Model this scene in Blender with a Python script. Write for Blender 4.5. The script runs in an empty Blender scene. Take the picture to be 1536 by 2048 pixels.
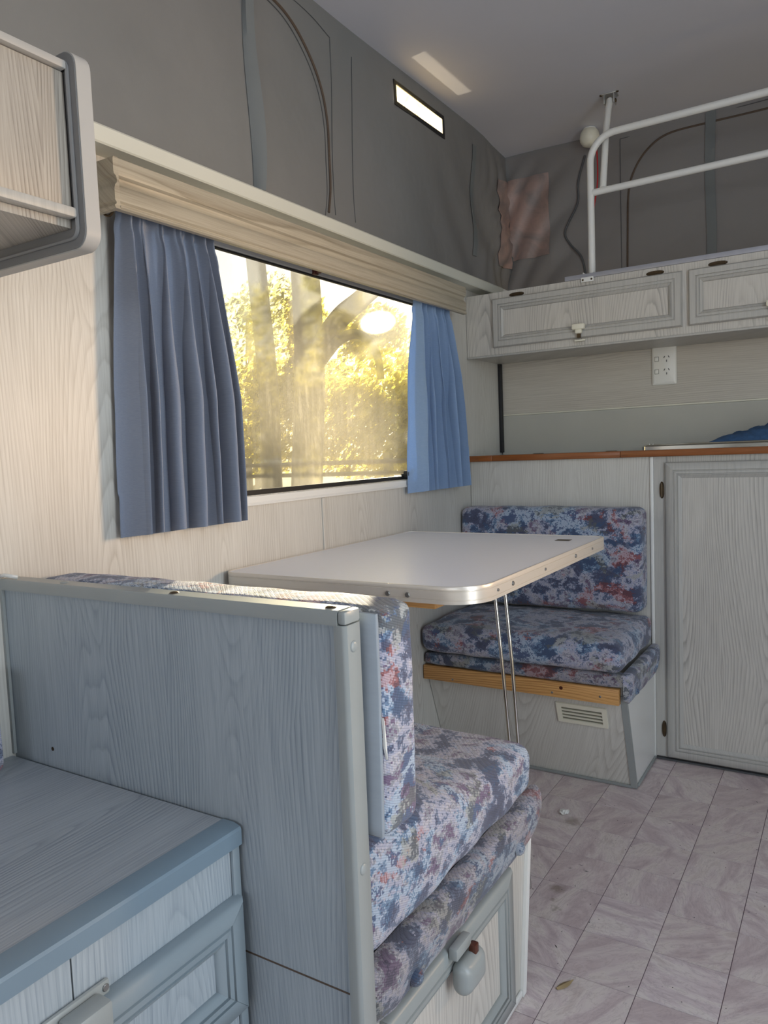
import bpy, bmesh, math, random
from mathutils import Vector, Matrix, noise
random.seed(7)
sc = bpy.context.scene
C = sc.collection
PI = math.pi

# ------------------------------------------------------------------ camera
cam = bpy.data.cameras.new('camera')
cam.sensor_fit = 'VERTICAL'; cam.sensor_height = 36.0; cam.lens = 36.0 * 1514.4 / 2048
cam.clip_start = 0.02; cam.clip_end = 500
co = bpy.data.objects.new('camera', cam); C.objects.link(co)
mw = Matrix(((0.84863, -0.00856, 0.52892, 1.0925),
             (0.52751, 0.08823, -0.84495, 0.0),
             (-0.03944, 0.99606, 0.07939, 0.95),
             (0, 0, 0, 1)))
co.matrix_world = mw
sc.camera = co
# ------------------------------------------------------------------ colour management
sc.view_settings.view_transform = 'Standard'
sc.view_settings.look = 'None'
sc.view_settings.gamma = 1.0
sc.view_settings.use_curve_mapping = False
sc.view_settings.exposure = 0.0
# ------------------------------------------------------------------ sky
SUN_DIR = Vector((1.0, -1.9, -0.375)).normalized()      # the way the light travels
W = bpy.data.worlds.new('World'); sc.world = W; W.use_nodes = True
wn = W.node_tree; wn.nodes.clear()
sky = wn.nodes.new('ShaderNodeTexSky'); sky.sky_type = 'NISHITA'; sky.sun_disc = False
sky.sun_elevation = math.radians(20); sky.sun_rotation = math.atan2(-SUN_DIR.x, -SUN_DIR.y)
sky.air_density = 1.0; sky.dust_density = 0.8
bg = wn.nodes.new('ShaderNodeBackground'); bg.inputs['Strength'].default_value = 0.13
wo = wn.nodes.new('ShaderNodeOutputWorld')
wn.links.new(sky.outputs[0], bg.inputs[0]); wn.links.new(bg.outputs[0], wo.inputs[0])
# ------------------------------------------------------------------ sun, daylight through the openings, added lamps
def light(name, typ, energy, color, loc, direction, **k):
    l = bpy.data.lights.new(name, typ); l.energy = energy; l.color = color
    for a, v in k.items(): setattr(l, a, v)
    o = bpy.data.objects.new(name, l); C.objects.link(o); o.location = loc
    o.rotation_euler = Vector(direction).to_track_quat('-Z', 'Y').to_euler()
    return o
light('sun', 'SUN', 50.0, (1.0, 0.85, 0.64), (-5, 10, 4), SUN_DIR, angle=math.radians(0.6))
light('door_daylight', 'AREA', 20.0, (0.78, 0.89, 1.0), (1.97, 0.55, 1.05), (-1, 0.12, -0.12), shape='RECTANGLE', size=0.6, size_y=1.7)
light('added_warm_fill', 'AREA', 3.2, (1.0, 0.66, 0.38), (1.96, 2.05, 1.08), (-1.96, -1.30, 0.0), shape='RECTANGLE', size=0.22, size_y=0.3, spread=math.radians(66))  # added warm lamp in an unseen opening, narrowed to light the left wall
light('rear_window_daylight', 'AREA', 11.0, (0.84, 0.89, 1.0), (1.15, -1.55, 1.25), (0, 1, -0.1), shape='RECTANGLE', size=1.2, size_y=0.5)

# added spot lamp outside stands in for a sun glint through the vent slot
light('glint_spot', 'SPOT', 600.0, (1.0, 0.86, 0.62), (-2.15, 2.15, -0.20), (2.15, -0.12, 2.15), spot_size=math.radians(14), spot_blend=0.6, shadow_soft_size=0.07)

# ------------------------------------------------------------------ materials
def lin(c):
    out = []
    for v in c:
        v /= 255.0
        out.append(v / 12.92 if v <= 0.04045 else ((v + 0.055) / 1.055) ** 2.4)
    return tuple(out) + (1.0,)

class G:
    """tiny node-graph helper"""
    def __init__(s, name):
        s.m = bpy.data.materials.new(name); s.m.use_nodes = True
        s.t = s.m.node_tree; s.t.nodes.clear()
        s.out = s.t.nodes.new('ShaderNodeOutputMaterial')
        s.tc = s.t.nodes.new('ShaderNodeTexCoord')
    def put(s, sock, v):
        if hasattr(v, 'is_linked') or hasattr(v, 'links'): s.t.links.new(v, sock)
        elif v is not None: sock.default_value = v
    def n(s, typ, ins=None, out=0, **props):
        nd = s.t.nodes.new(typ)
        for k, v in props.items(): setattr(nd, k, v)
        for k, v in (ins or {}).items(): s.put(nd.inputs[k], v)
        return nd.outputs[out]
    def math(s, op, a, b=None, c=None, clamp=False):
        ins = {0: a}
        if b is not None: ins[1] = b
        if c is not None: ins[2] = c
        return s.n('ShaderNodeMath', ins, operation=op, use_clamp=clamp)
    def noise(s, vec, scale, detail=3, rough=0.5, dist=0.0, out=0):
        return s.n('ShaderNodeTexNoise', {'Vector': vec, 'Scale': scale, 'Detail': detail, 'Roughness': rough, 'Distortion': dist}, out)
    def scale(s, vec, xyz, loc=(0, 0, 0), rot=(0, 0, 0)):
        return s.n('ShaderNodeMapping', {'Vector': vec, 'Scale': xyz, 'Location': loc, 'Rotation': rot})
    def ramp(s, fac, stops, interp='LINEAR'):
        nd = s.t.nodes.new('ShaderNodeValToRGB'); cr = nd.color_ramp; cr.interpolation = interp
        while len(cr.elements) < len(stops): cr.elements.new(0.5)
        for e, (p, c) in zip(cr.elements, stops):
            e.position = p; e.color = c if len(c) == 4 else tuple(c) + (1,)
        s.put(nd.inputs[0], fac); return nd.outputs[0]
    def mix(s, fac, a, b, blend='MIX'):
        nd = s.t.nodes.new('ShaderNodeMix'); nd.data_type = 'RGBA'; nd.blend_type = blend
        s.put(nd.inputs[0], fac); s.put(nd.inputs[6], a); s.put(nd.inputs[7], b)
        return nd.outputs[2]
    def sep(s, vec):
        nd = s.t.nodes.new('ShaderNodeSeparateXYZ'); s.put(nd.inputs[0], vec); return nd.outputs
    def comb(s, x, y, z):
        return s.n('ShaderNodeCombineXYZ', {0: x, 1: y, 2: z})
    def bump(s, h, strength=0.3, dist=0.001, nrm=None):
        ins = {'Height': h, 'Strength': strength, 'Distance': dist}
        if nrm is not None: ins['Normal'] = nrm
        return s.n('ShaderNodeBump', ins)
    def bsdf(s, col, rough=0.5, metal=0.0, nrm=None, **k):
        nd = s.t.nodes.new('ShaderNodeBsdfPrincipled')
        s.put(nd.inputs['Base Color'], col); s.put(nd.inputs['Roughness'], rough); s.put(nd.inputs['Metallic'], metal)
        if nrm is not None: s.put(nd.inputs['Normal'], nrm)
        for a, v in k.items(): s.put(nd.inputs[a.replace('_', ' ')], v)
        return nd.outputs[0]
    def end(s, sh):
        s.t.links.new(sh, s.out.inputs[0]); return s.m

def grey(v): return (v, v, v, 1)

def wood(name, base, dark, axis='Z', amp=0.8, rough=0.42, freq=150, period=0.13, k=0.11, off=0.0, bumpy=0.12):
    g = G(name); x, y, z = g.sep(g.tc.outputs['Object'])[:3]
    if axis == 'Z': u, v = g.math('ADD', x, y), z
    elif axis == 'Y': u, v = g.math('ADD', x, z), y
    else: u, v = g.math('ADD', y, z), x
    uv = g.comb(u, v, off)
    lo = g.noise(g.scale(uv, (4, 0.9, 1)), 1.0, 2)
    uo = g.math('ADD', u, g.math('MULTIPLY', lo, 0.10))
    du = g.math('PINGPONG', g.math('ADD', uo, 5.03 + off), period)
    vo = g.math('PINGPONG', g.math('ADD', g.math('ADD', v, 3.0 + off * 1.7), g.math('MULTIPLY', g.noise(g.scale(uv, (9, 0, 1)), 1.0, 1), 0.6)), 0.55)
    kv = g.math('MULTIPLY', vo, k)
    w = g.math('SQRT', g.math('ADD', g.math('MULTIPLY', du, du), g.math('MULTIPLY', kv, kv)))
    wob = g.noise(g.scale(uv, (18, 1.3, 1)), 1.0, 4, 0.5)
    ring = g.math('FRACT', g.math('ADD', g.math('MULTIPLY', w, freq), g.math('MULTIPLY', wob, 2.6)))
    line = g.ramp(ring, [(0.0, grey(0.0)), (0.12, grey(1.0)), (0.34, grey(0.45)), (0.7, grey(0.05)), (1.0, grey(0.0))])
    mask = g.ramp(g.noise(g.scale(uv, (14, 1.2, 1)), 1.0, 2), [(0.35, grey(0.15)), (0.62, grey(1.0))])
    fine = g.noise(g.scale(uv, (420, 9, 1)), 1.0, 3, 0.6)
    finer = g.ramp(fine, [(0.3, grey(1)), (0.6, grey(0))])
    f = g.math('ADD', g.math('MULTIPLY', g.math('MULTIPLY', line, mask), amp), g.math('MULTIPLY', finer, 0.38), clamp=True)
    big = g.noise(g.tc.outputs['Object'], 3.0, 3)
    b2 = g.mix(g.math('MULTIPLY', big, 0.35), base, tuple(c * 0.86 for c in base[:3]) + (1,))
    col = g.mix(f, b2, dark)
    return g.end(g.bsdf(col, rough, nrm=g.bump(f, bumpy, -0.0008)))

def plain(name, col, rough=0.5, metal=0.0, nscale=30, var=0.08, bump=0.0, stretch=(1, 1, 1), bscale=None, **k):
    g = G(name); v = g.scale(g.tc.outputs['Object'], stretch)
    nz = g.noise(v, nscale, 4, 0.55)
    c = g.mix(nz, tuple(x * (1 - var) for x in col[:3]) + (1,), tuple(min(1, x * (1 + var)) for x in col[:3]) + (1,))
    nrm = g.bump(g.noise(v, bscale or nscale, 3), bump, 0.001) if bump else None
    r = g.math('ADD', rough - 0.06, g.math('MULTIPLY', g.noise(v, nscale * 0.7, 3), 0.12))
    return g.end(g.bsdf(c, r, metal, nrm, **k))

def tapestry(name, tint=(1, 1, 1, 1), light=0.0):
    g = G(name)
    oc = g.tc.outputs['Object']
    snap = g.n('ShaderNodeVectorMath', {0: oc, 1: (0.0024, 0.0024, 0.0024)}, operation='SNAP')
    jag = g.noise(snap, 130, 2, 0.6, out=1)
    jag2 = g.n('ShaderNodeVectorMath', {0: jag, 1: (0.5, 0.5, 0.5)}, operation='SUBTRACT')
    jag3 = g.n('ShaderNodeVectorMath', {0: jag2, 'Scale': 0.020}, operation='SCALE')
    p = g.n('ShaderNodeVectorMath', {0: g.scale(snap, (1, 1, 1.35)), 1: jag3}, operation='ADD')
    n1 = g.noise(p, 15, 7, 0.70, 0.3)
    c1 = g.ramp(n1, [(0.0, lin((64, 68, 92))), (0.36, lin((74, 80, 106))), (0.445, lin((104, 116, 140))), (0.475, lin((174, 174, 190))),
                     (0.52, lin((194, 189, 194))), (0.55, lin((150, 150, 158))), (0.585, lin((118, 98, 124))), (0.64, lin((78, 66, 92))), (0.72, lin((176, 176, 188)))], 'CONSTANT')
    n2 = g.noise(g.scale(p, (1, 1, 1), (3, 1, 7)), 8, 4, 0.6, 0.8)
    m2 = g.ramp(n2, [(0.0, grey(0)), (0.60, grey(0.85))], 'CONSTANT')
    c2 = g.mix(m2, c1, g.ramp(n1, [(0, lin((112, 58, 62))), (0.45, lin((160, 88, 82))), (0.5, lin((190, 160, 165))), (0.56, lin((150, 84, 84)))], 'CONSTANT'))
    n3 = g.noise(g.scale(p, (1, 1, 1), (13, 11, 2)), 7, 4, 0.6, 0.8)
    m3 = g.ramp(n3, [(0.0, grey(0)), (0.545, grey(0.85))], 'CONSTANT')
    c3 = g.mix(m3, c2, g.ramp(n1, [(0, lin((58, 84, 118))), (0.46, lin((96, 130, 160))), (0.5, lin((176, 192, 208))), (0.57, lin((70, 96, 132)))], 'CONSTANT'))
    n4 = g.noise(g.scale(p, (1, 1, 1), (23, 5, 9)), 9, 4, 0.6, 0.8)
    m4 = g.ramp(n4, [(0.0, grey(0)), (0.60, grey(0.7))], 'CONSTANT')
    c4 = g.mix(m4, c3, g.ramp(n1, [(0, lin((96, 98, 92))), (0.47, lin((168, 168, 156))), (0.56, lin((100, 104, 100)))], 'CONSTANT'))
    # rib weave
    x, y, z = g.sep(oc)[:3]
    uu = g.math('ADD', x, y)
    rib = g.math('ABSOLUTE', g.math('SINE', g.math('MULTIPLY', uu, PI / 0.0019)))
    rib2 = g.math('ABSOLUTE', g.math('SINE', g.math('MULTIPLY', g.math('ADD', z, g.math('MULTIPLY', uu, 0.35)), PI / 0.0030)))
    thr = g.math('MULTIPLY', rib, rib2)
    shade = g.ramp(thr, [(0.0, grey(0.45)), (0.35, grey(1.0))])
    c5 = g.mix(0.75, c4, shade, 'MULTIPLY')
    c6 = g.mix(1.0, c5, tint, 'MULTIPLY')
    h = g.math('ADD', g.math('MULTIPLY', thr, 1.0), g.math('MULTIPLY', n1, 2.0))
    return g.end(g.bsdf(c6, 0.92, nrm=g.bump(h, 0.55, 0.0012), Sheen_Weight=0.25, Sheen_Roughness=0.6))

M = {}
M['wall'] = wood('wall_laminate', lin((205, 203, 196)), lin((168, 164, 156)), 'Z', amp=0.55, off=0.3)
M['wallX'] = wood('wall_laminate_horizontal', lin((196, 190, 178)), lin((158, 150, 138)), 'X', amp=0.5, off=0.7, k=0.07)
M['panel'] = wood('panel_laminate', lin((164, 173, 179)), lin((114, 126, 136)), 'Z', freq=200, amp=0.6, off=1.23)
M['panel2'] = wood('panel_laminate_pale', lin((200, 196, 188)), lin((150, 146, 140)), 'Z', amp=0.7, off=2.1)
M['panelY'] = wood('panel_laminate_lengthwise', lin((160, 166, 172)), lin((106, 114, 124)), 'Y', amp=0.65, freq=190, off=0.55, rough=0.38)
M['overhead'] = wood('overhead_laminate', lin((176, 170, 160)), lin((120, 112, 104)), 'Z', amp=0.8, off=3.3, k=0.2)
M['frame'] = wood('frame_foil', lin((182, 180, 174)), lin((152, 150, 146)), 'Z', amp=0.3, off=1.9, freq=90)
M['frame_dark'] = plain('frame_foil_smooth', lin((130, 142, 149)), 0.38, nscale=12, var=0.06)
M['pelmet'] = wood('pelmet_moulding', lin((178, 169, 150)), lin((132, 122, 104)), 'Y', amp=0.8, off=0.9, freq=60, k=0.03, period=0.05)
M['white'] = plain('white_enamel', lin((222, 222, 218)), 0.32, nscale=8, var=0.03)
M['ledge'] = plain('ledge_enamel', lin((206, 206, 194)), 0.4, nscale=8, var=0.03)
M['ceil'] = plain('ceiling_board', lin((200, 200, 207)), 0.6, nscale=6, var=0.03, bump=0.05, bscale=300)
M['trim'] = plain('grey_green_plastic', lin((146, 151, 150)), 0.35, nscale=14, var=0.07)
M['edge'] = plain('blue_grey_edging', lin((112, 130, 143)), 0.4, nscale=16, var=0.08)
M['cap'] = plain('grey_cap_edge', lin((170, 168, 164)), 0.5, nscale=14, var=0.04)
M['capface'] = plain('dark_cap_face', lin((118, 118, 118)), 0.5, nscale=14, var=0.06)
M['alu'] = plain('aluminium_trim', lin((206, 206, 202)), 0.34, 0.85, nscale=30, var=0.06, stretch=(1, 0.1, 6))
M['steel'] = plain('zinc_screw', lin((150, 150, 148)), 0.35, 0.9, nscale=60)
M['chrome'] = plain('polished_steel', lin((214, 214, 210)), 0.12, 1.0, nscale=20, var=0.03)
M['bronze'] = plain('aged_bronze', lin((84, 70, 52)), 0.45, 0.7, nscale=80, var=0.25, bump=0.2)
M['rubber'] = plain('black_rubber', lin((24, 24, 26)), 0.55, nscale=40)
M['dark'] = plain('dark_backing', lin((40, 38, 38)), 0.7)  # near-black board of the back wall
M['lilac'] = plain('anodised_rail', lin((168, 170, 180)), 0.35, 0.3)
M['maroon'] = plain('maroon_plastic', lin((70, 28, 30)), 0.35)
M['brown'] = plain('brown_plastic', lin((78, 42, 30)), 0.25)
M['ivory'] = plain('ivory_plastic', lin((222, 218, 200)), 0.4, var=0.03)
M['meshgrey'] = plain('vent_mesh', lin((120, 118, 104)), 0.7, nscale=400, var=0.4)
M['socket'] = plain('socket_plastic', lin((228, 226, 218)), 0.3, var=0.02)
M['tabletop'] = plain('table_laminate', lin((232, 233, 238)), 0.36, nscale=200, var=0.025)
M['tableband'] = plain('table_band', lin((214, 208, 198)), 0.34, 0.45, nscale=20, var=0.05, stretch=(1, 1, 8))
M['counter'] = plain('counter_laminate', lin((190, 190, 182)), 0.35, nscale=60, var=0.06)
M['splash'] = plain('splash_board', lin((176, 174, 164)), 0.5, nscale=9, var=0.07)
M['greycloth'] = plain('grey_backing_cloth', lin((138, 146, 154)), 0.9, nscale=25, var=0.08, bump=0.35, stretch=(1, 1, 4))
M['pine'] = wood('pine', lin((206, 158, 98)), lin((150, 98, 50)), 'X', amp=0.9, off=0.2, freq=160, k=0.05, period=0.05)
M['edgewood'] = wood('stained_edge', lin((148, 88, 44)), lin((98, 54, 26)), 'X', amp=0.8, off=0.2, freq=160, k=0.04, period=0.03, rough=0.3)
M['red'] = plain('red_cord', lin((190, 26, 34)), 0.6)
M['zip'] = plain('zip_tape', lin((84, 70, 58)), 0.8, nscale=200, var=0.25)
M['cable'] = plain('grey_cable', lin((74, 76, 78)), 0.6)
M['fabric'] = tapestry('tapestry_upholstery', (0.86, 0.88, 0.95, 1))
M['fabric2'] = tapestry('tapestry_upholstery_bright', (0.95, 0.96, 1.0, 1))
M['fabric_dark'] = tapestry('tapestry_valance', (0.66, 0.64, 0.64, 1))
M['bark'] = plain('bark', lin((112, 100, 84)), 0.95, nscale=9, var=0.35, bump=0.8, stretch=(3, 3, 0.6))
M['fencewood'] = plain('weathered_fence_timber', lin((120, 104, 84)), 0.9, nscale=10, var=0.25)
M['dome'] = plain('milky_dome', lin((225, 222, 205)), 0.35, var=0.02)

def canvas_mat(name, col, tr):
    g = G(name); oc = g.tc.outputs['Object']
    nz = g.noise(oc, 2.5, 4, 0.6)
    c = g.mix(nz, tuple(v * 0.86 for v in col[:3]) + (1,), tuple(v * 1.12 for v in col[:3]) + (1,))
    wv = g.noise(oc, 700, 2)
    nrm = g.bump(wv, 0.25, 0.0006, g.bump(g.noise(oc, 7, 3), 0.35, 0.02))
    d = g.bsdf(c, 0.62, nrm=nrm)
    t = g.n('ShaderNodeBsdfTranslucent', {'Color': tr, 'Normal': nrm})
    return g.end(g.n('ShaderNodeMixShader', {0: 0.10, 1: d, 2: t}))
M['canvas'] = canvas_mat('grey_canvas', lin((126, 127, 126)), lin((130, 108, 100)))
M['canvas2'] = canvas_mat('grey_canvas_strip', lin((116, 120, 120)), lin((130, 110, 100)))
g = G('painted_pink_glow')  # pink glow of sun through the canvas, put into the colour
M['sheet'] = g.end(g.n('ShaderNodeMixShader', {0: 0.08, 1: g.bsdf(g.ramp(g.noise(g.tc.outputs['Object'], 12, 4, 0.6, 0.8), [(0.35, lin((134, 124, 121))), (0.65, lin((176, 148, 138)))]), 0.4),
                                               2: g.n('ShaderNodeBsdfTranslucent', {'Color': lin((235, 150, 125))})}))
g = G('sheer_vent_plastic')
vt_ = g.n('ShaderNodeMixShader', {0: 0.9, 1: g.bsdf(lin((235, 228, 200)), 0.3), 2: g.n('ShaderNodeBsdfTranslucent', {'Color': lin((200, 185, 150))})})
M['vent'] = g.end(g.n('ShaderNodeMixShader', {0: 0.55, 1: vt_, 2: g.n('ShaderNodeBsdfTransparent', {})}))

def curtain_mat(name, c1, c2, tr):
    g = G(name); oc = g.tc.outputs['Object']
    x, y, z = g.sep(oc)[:3]
    wv = g.noise(g.scale(oc, (30, 500, 1400)), 1.0, 2)
    c = g.mix(wv, lin(c1), lin(c2))
    nrm = g.bump(wv, 0.3, 0.0005)
    d = g.bsdf(c, 0.85, nrm=nrm, Sheen_Weight=0.2)
    t = g.n('ShaderNodeBsdfTranslucent', {'Color': lin(tr), 'Normal': nrm})
    return g.end(g.n('ShaderNodeMixShader', {0: 0.20, 1: d, 2: t}))
M['curtain'] = curtain_mat('grey_blue_curtain_cloth', (122, 132, 152), (150, 158, 174), (150, 166, 196))
M['curtain_backlit'] = curtain_mat('backlit_curtain_cloth', (124, 150, 186), (150, 176, 208), (130, 170, 225))  # right curtain: glow of the sun behind it put into a bluer colour

def glass_mat():
    g = G('dusty_acrylic'); oc = g.tc.outputs['Object']
    x, y, z = g.sep(oc)[:3]
    scr = g.noise(g.scale(oc, (1, 300, 60), rot=(0.5, 0, 0)), 1.0, 3, 0.7)
    drip = g.noise(g.scale(oc, (1, 160, 7)), 1.0, 3, 0.6)
    blot = g.noise(oc, 5, 4, 0.6)
    spk = g.noise(oc, 420, 2, 0.7)
    # dust thickened in the lower middle, painting the sun glow on the pane
    dy = g.math('SUBTRACT', y, 0.50); dz = g.math('SUBTRACT', z, 0.14)
    r2 = g.math('ADD', g.math('MULTIPLY', g.math('MULTIPLY', dy, dy), 5.0), g.math('MULTIPLY', g.math('MULTIPLY', dz, dz), 9.0))
    low = g.ramp(g.math('ADD', r2, g.math('MULTIPLY', blot, 0.5)), [(0.2, grey(1)), (1.1, grey(0))])
    f = g.math('ADD', 0.022, g.math('MULTIPLY', low, 0.085))
    f = g.math('ADD', f, g.math('MULTIPLY', g.ramp(scr, [(0.45, grey(0)), (0.75, grey(1))]), 0.05))
    f = g.math('ADD', f, g.math('MULTIPLY', g.math('MULTIPLY', g.ramp(drip, [(0.52, grey(0)), (0.7, grey(1))]), low), 0.10))
    f = g.math('ADD', f, g.math('MULTIPLY', g.math('MULTIPLY', g.ramp(spk, [(0.5, grey(0)), (0.7, grey(1))]), low), 0.12), clamp=True)
    dust = g.n('ShaderNodeMixShader', {0: 0.75, 1: g.n('ShaderNodeBsdfDiffuse', {'Color': lin((190, 184, 168))}), 2: g.n('ShaderNodeBsdfTranslucent', {'Color': lin((198, 192, 176))})})
    thru = g.n('ShaderNodeMixShader', {0: 0.22, 1: g.n('ShaderNodeBsdfTransparent', {'Color': lin((246, 247, 242))}), 2: g.n('ShaderNodeBsdfRefraction', {'Color': lin((246, 247, 242)), 'Roughness': 0.2, 'IOR': 1.04})})
    clear = g.n('ShaderNodeMixShader', {0: 0.04, 1: thru, 2: g.n('ShaderNodeBsdfGlossy', {'Roughness': 0.08})})
    return g.end(g.n('ShaderNodeMixShader', {0: f, 1: clear, 2: dust}))
M['glass'] = glass_mat()

def tile_mat():
    g = G('marbled_vinyl_tile'); oc = g.tc.outputs['Object']
    oi = g.t.nodes.new('ShaderNodeObjectInfo'); rnd = oi.outputs['Random']
    pos = g.n('ShaderNodeNewGeometry', {})
    geo = [n for n in g.t.nodes if n.type == 'NEW_GEOMETRY'][0].outputs['Position']
    ang = g.math('MULTIPLY', rnd, 2.6)
    rv = g.n('ShaderNodeVectorRotate', {'Vector': geo, 'Angle': ang}, rotation_type='Z_AXIS')
    sv = g.n('ShaderNodeVectorMath', {0: rv, 1: g.comb(g.math('MULTIPLY', rnd, 17.0), g.math('MULTIPLY', rnd, 9.0), 0.0)}, operation='ADD')
    a = g.noise(g.scale(sv, (7, 20, 1)), 1.0, 6, 0.62, 0.9)
    c = g.ramp(a, [(0.28, lin((172, 157, 164))), (0.42, lin((194, 180, 183))), (0.50, lin((207, 195, 197))), (0.58, lin((217, 209, 206))), (0.70, lin((200, 188, 186)))])
    b = g.noise(g.scale(sv, (14, 40, 1), (4, 2, 0)), 1.0, 5, 0.6, 2.5)
    vein = g.ramp(b, [(0.47, grey(0)), (0.50, grey(0.55)), (0.53, grey(0))])
    c = g.mix(g.math('MULTIPLY', vein, 0.7), c, lin((150, 136, 140)))
    c = g.mix(g.math('MULTIPLY', rnd, 0.22), c, lin((176, 160, 150)))
    # stains on the floor
    st = None
    for (px, py, r) in ((0.555, 1.50, 0.022), (0.575, 1.43, 0.011), (0.56, 1.46, 0.010), (0.49, 1.80, 0.03)):
        d = g.n('ShaderNodeVectorMath', {0: geo, 1: (px, py, 0)}, 1, operation='DISTANCE')
        q = g.math('ADD', d, g.math('MULTIPLY', g.math('SUBTRACT', g.noise(geo, 90, 3), 0.5), 0.03))
        s_ = g.ramp(g.math('DIVIDE', q, r), [(0.2, grey(0.55)), (1.0, grey(0))])
        st = s_ if st is None else g.math('MAXIMUM', st, s_)
    c = g.mix(1.0, c, (1.0, 0.97, 0.95, 1), 'MULTIPLY')
    c = g.mix(st, c, lin((104, 92, 66)))
    return g.end(g.bsdf(c, g.math('ADD', 0.34, g.math('MULTIPLY', a, 0.2)), nrm=g.bump(a, 0.08, 0.001)))
M['tile'] = tile_mat()
M['grout'] = plain('tile_joint', lin((118, 100, 108)), 0.6)

def leaf_mat(name, c1, c2, tr):
    g = G(name)
    c = g.mix(g.noise(g.tc.outputs['Object'], 1.3, 2), c1, c2)
    return g.end(g.n('ShaderNodeMixShader', {0: 0.6, 1: g.bsdf(c, 0.6), 2: g.n('ShaderNodeBsdfTranslucent', {'Color': tr})}))
M['leaf_gold'] = leaf_mat('golden_leaves', lin((140, 142, 60)), lin((180, 172, 80)), lin((196, 184, 76)))
M['leaf_green'] = leaf_mat('olive_leaves', lin((90, 110, 60)), lin((130, 140, 70)), lin((158, 162, 74)))
M['leaf_grey'] = leaf_mat('grey_green_leaves', lin((120, 130, 100)), lin((150, 150, 110)), lin((176, 172, 108)))
g = G('dry_grass')
M['ground'] = g.end(g.bsdf(g.ramp(g.noise(g.tc.outputs['Object'], 0.8, 6, 0.7), [(0.3, lin((96, 88, 60))), (0.5, lin((160, 146, 100))), (0.7, lin((196, 182, 136)))]), 0.95))
M['towel'] = plain('blue_towelling', lin((52, 84, 122)), 0.95, nscale=60, var=0.45, bump=0.9, bscale=450)

# ------------------------------------------------------------------ mesh helpers
BASE = {}
def build(name, bm, mat, parent=None, smooth=40):
    base = BASE.get(parent.name, Vector((0, 0, 0))) if parent is not None else Vector((0, 0, 0))
    if base.length > 0: bmesh.ops.translate(bm, verts=bm.verts, vec=-base)
    bmesh.ops.recalc_face_normals(bm, faces=bm.faces) if smooth != 'keep' else None
    me = bpy.data.meshes.new(name); bm.to_mesh(me); bm.free()
    me.materials.append(M[mat] if isinstance(mat, str) else mat)
    if smooth and smooth != 'keep':
        me.shade_smooth(); me.set_sharp_from_angle(angle=math.radians(smooth))
    elif smooth == 'keep': me.shade_smooth()
    o = bpy.data.objects.new(name, me); C.objects.link(o)
    if parent is not None: o.parent = parent; BASE[o.name] = base
    return o
def part(name, bm, mat, parent, label=None, smooth=40, kind=None):
    o = build(name, bm, mat, parent, smooth)
    if label: o['label'] = label
    if kind: o['kind'] = kind
    return o
def thing(name, label, cat, loc=(0, 0, 0), group=None):
    o = bpy.data.objects.new(name, None); C.objects.link(o); o.location = loc; o.empty_display_size = 0.05
    BASE[o.name] = Vector(loc); o['label'] = label; o['category'] = cat
    if group: o['group'] = group
    return o
def solo(name, bm, mat, label, cat, loc=(0, 0, 0), group=None, kind=None, smooth=40):
    bmesh.ops.translate(bm, verts=bm.verts, vec=-Vector(loc))
    o = build(name, bm, mat, None, smooth); o.location = loc; BASE[o.name] = Vector(loc)
    if label: o['label'] = label
    if cat: o['category'] = cat
    if group: o['group'] = group
    if kind: o['kind'] = kind
    return o
def struct(name, bm, mat, label=None, cat=None, loc=(0, 0, 0), smooth=40):
    return solo(name, bm, mat, label, cat, loc, None, 'structure', smooth)
def mk(): return bmesh.new()
def solid_thin(bm, t):
    """a second skin offset along the vertex normals, joined round the rim; never spikes on tight folds"""
    bm.normal_update(); vs = bm.verts[:]; fs = bm.faces[:]
    rim = [e for e in bm.edges if len(e.link_faces) == 1]
    cp = {v: bm.verts.new(v.co - v.normal * t) for v in vs}
    for f in fs: bm.faces.new([cp[v] for v in reversed(f.verts)])
    for e in rim:
        a, b = e.verts; bm.faces.new((a, b, cp[b], cp[a]))
def solid(bm, t):
    bmesh.ops.recalc_face_normals(bm, faces=bm.faces[:]); bm.normal_update()
    bmesh.ops.solidify(bm, geom=bm.faces[:], thickness=t)

def box(bm, x0, x1, y0, y1, z0, z1, bev=0.0, seg=2):
    r = bmesh.ops.create_cube(bm, size=1)
    vs = r['verts']
    bmesh.ops.scale(bm, vec=(x1 - x0, y1 - y0, z1 - z0), verts=vs)
    bmesh.ops.translate(bm, vec=((x0 + x1) / 2, (y0 + y1) / 2, (z0 + z1) / 2), verts=vs)
    if bev > 0:
        es = set(e for v in vs for e in v.link_edges)
        bmesh.ops.bevel(bm, geom=list(es), offset=bev, segments=seg, profile=0.5, affect='EDGES')
    return bm
def B(*a, **k): return box(mk(), *a, **k)

def prism(bm, poly, axis, a0, a1):
    """poly: 2-D points in the plane across the axis (x:(y,z) y:(x,z) z:(x,y))"""
    def P(p, a):
        return {'x': (a, p[0], p[1]), 'y': (p[0], a, p[1]), 'z': (p[0], p[1], a)}[axis]
    v0 = [bm.verts.new(P(p, a0)) for p in poly]; v1 = [bm.verts.new(P(p, a1)) for p in poly]
    n = len(poly)
    bm.faces.new(v0); bm.faces.new(list(reversed(v1)))
    for i in range(n): bm.faces.new((v0[i], v1[i], v1[(i + 1) % n], v0[(i + 1) % n]))
    return bm

def catmull(pts, n=8):
    P = [Vector(p) for p in pts]; P = [P[0] * 2 - P[1]] + P + [P[-1] * 2 - P[-2]]
    out = []
    for i in range(1, len(P) - 2):
        for k in range(n):
            t = k / n; a, b, c, d = P[i - 1], P[i], P[i + 1], P[i + 2]
            out.append(0.5 * ((2 * b) + (c - a) * t + (2 * a - 5 * b + 4 * c - d) * t * t + (3 * b - 3 * c + d - a) * t ** 3))
    out.append(P[-2]); return out

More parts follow.
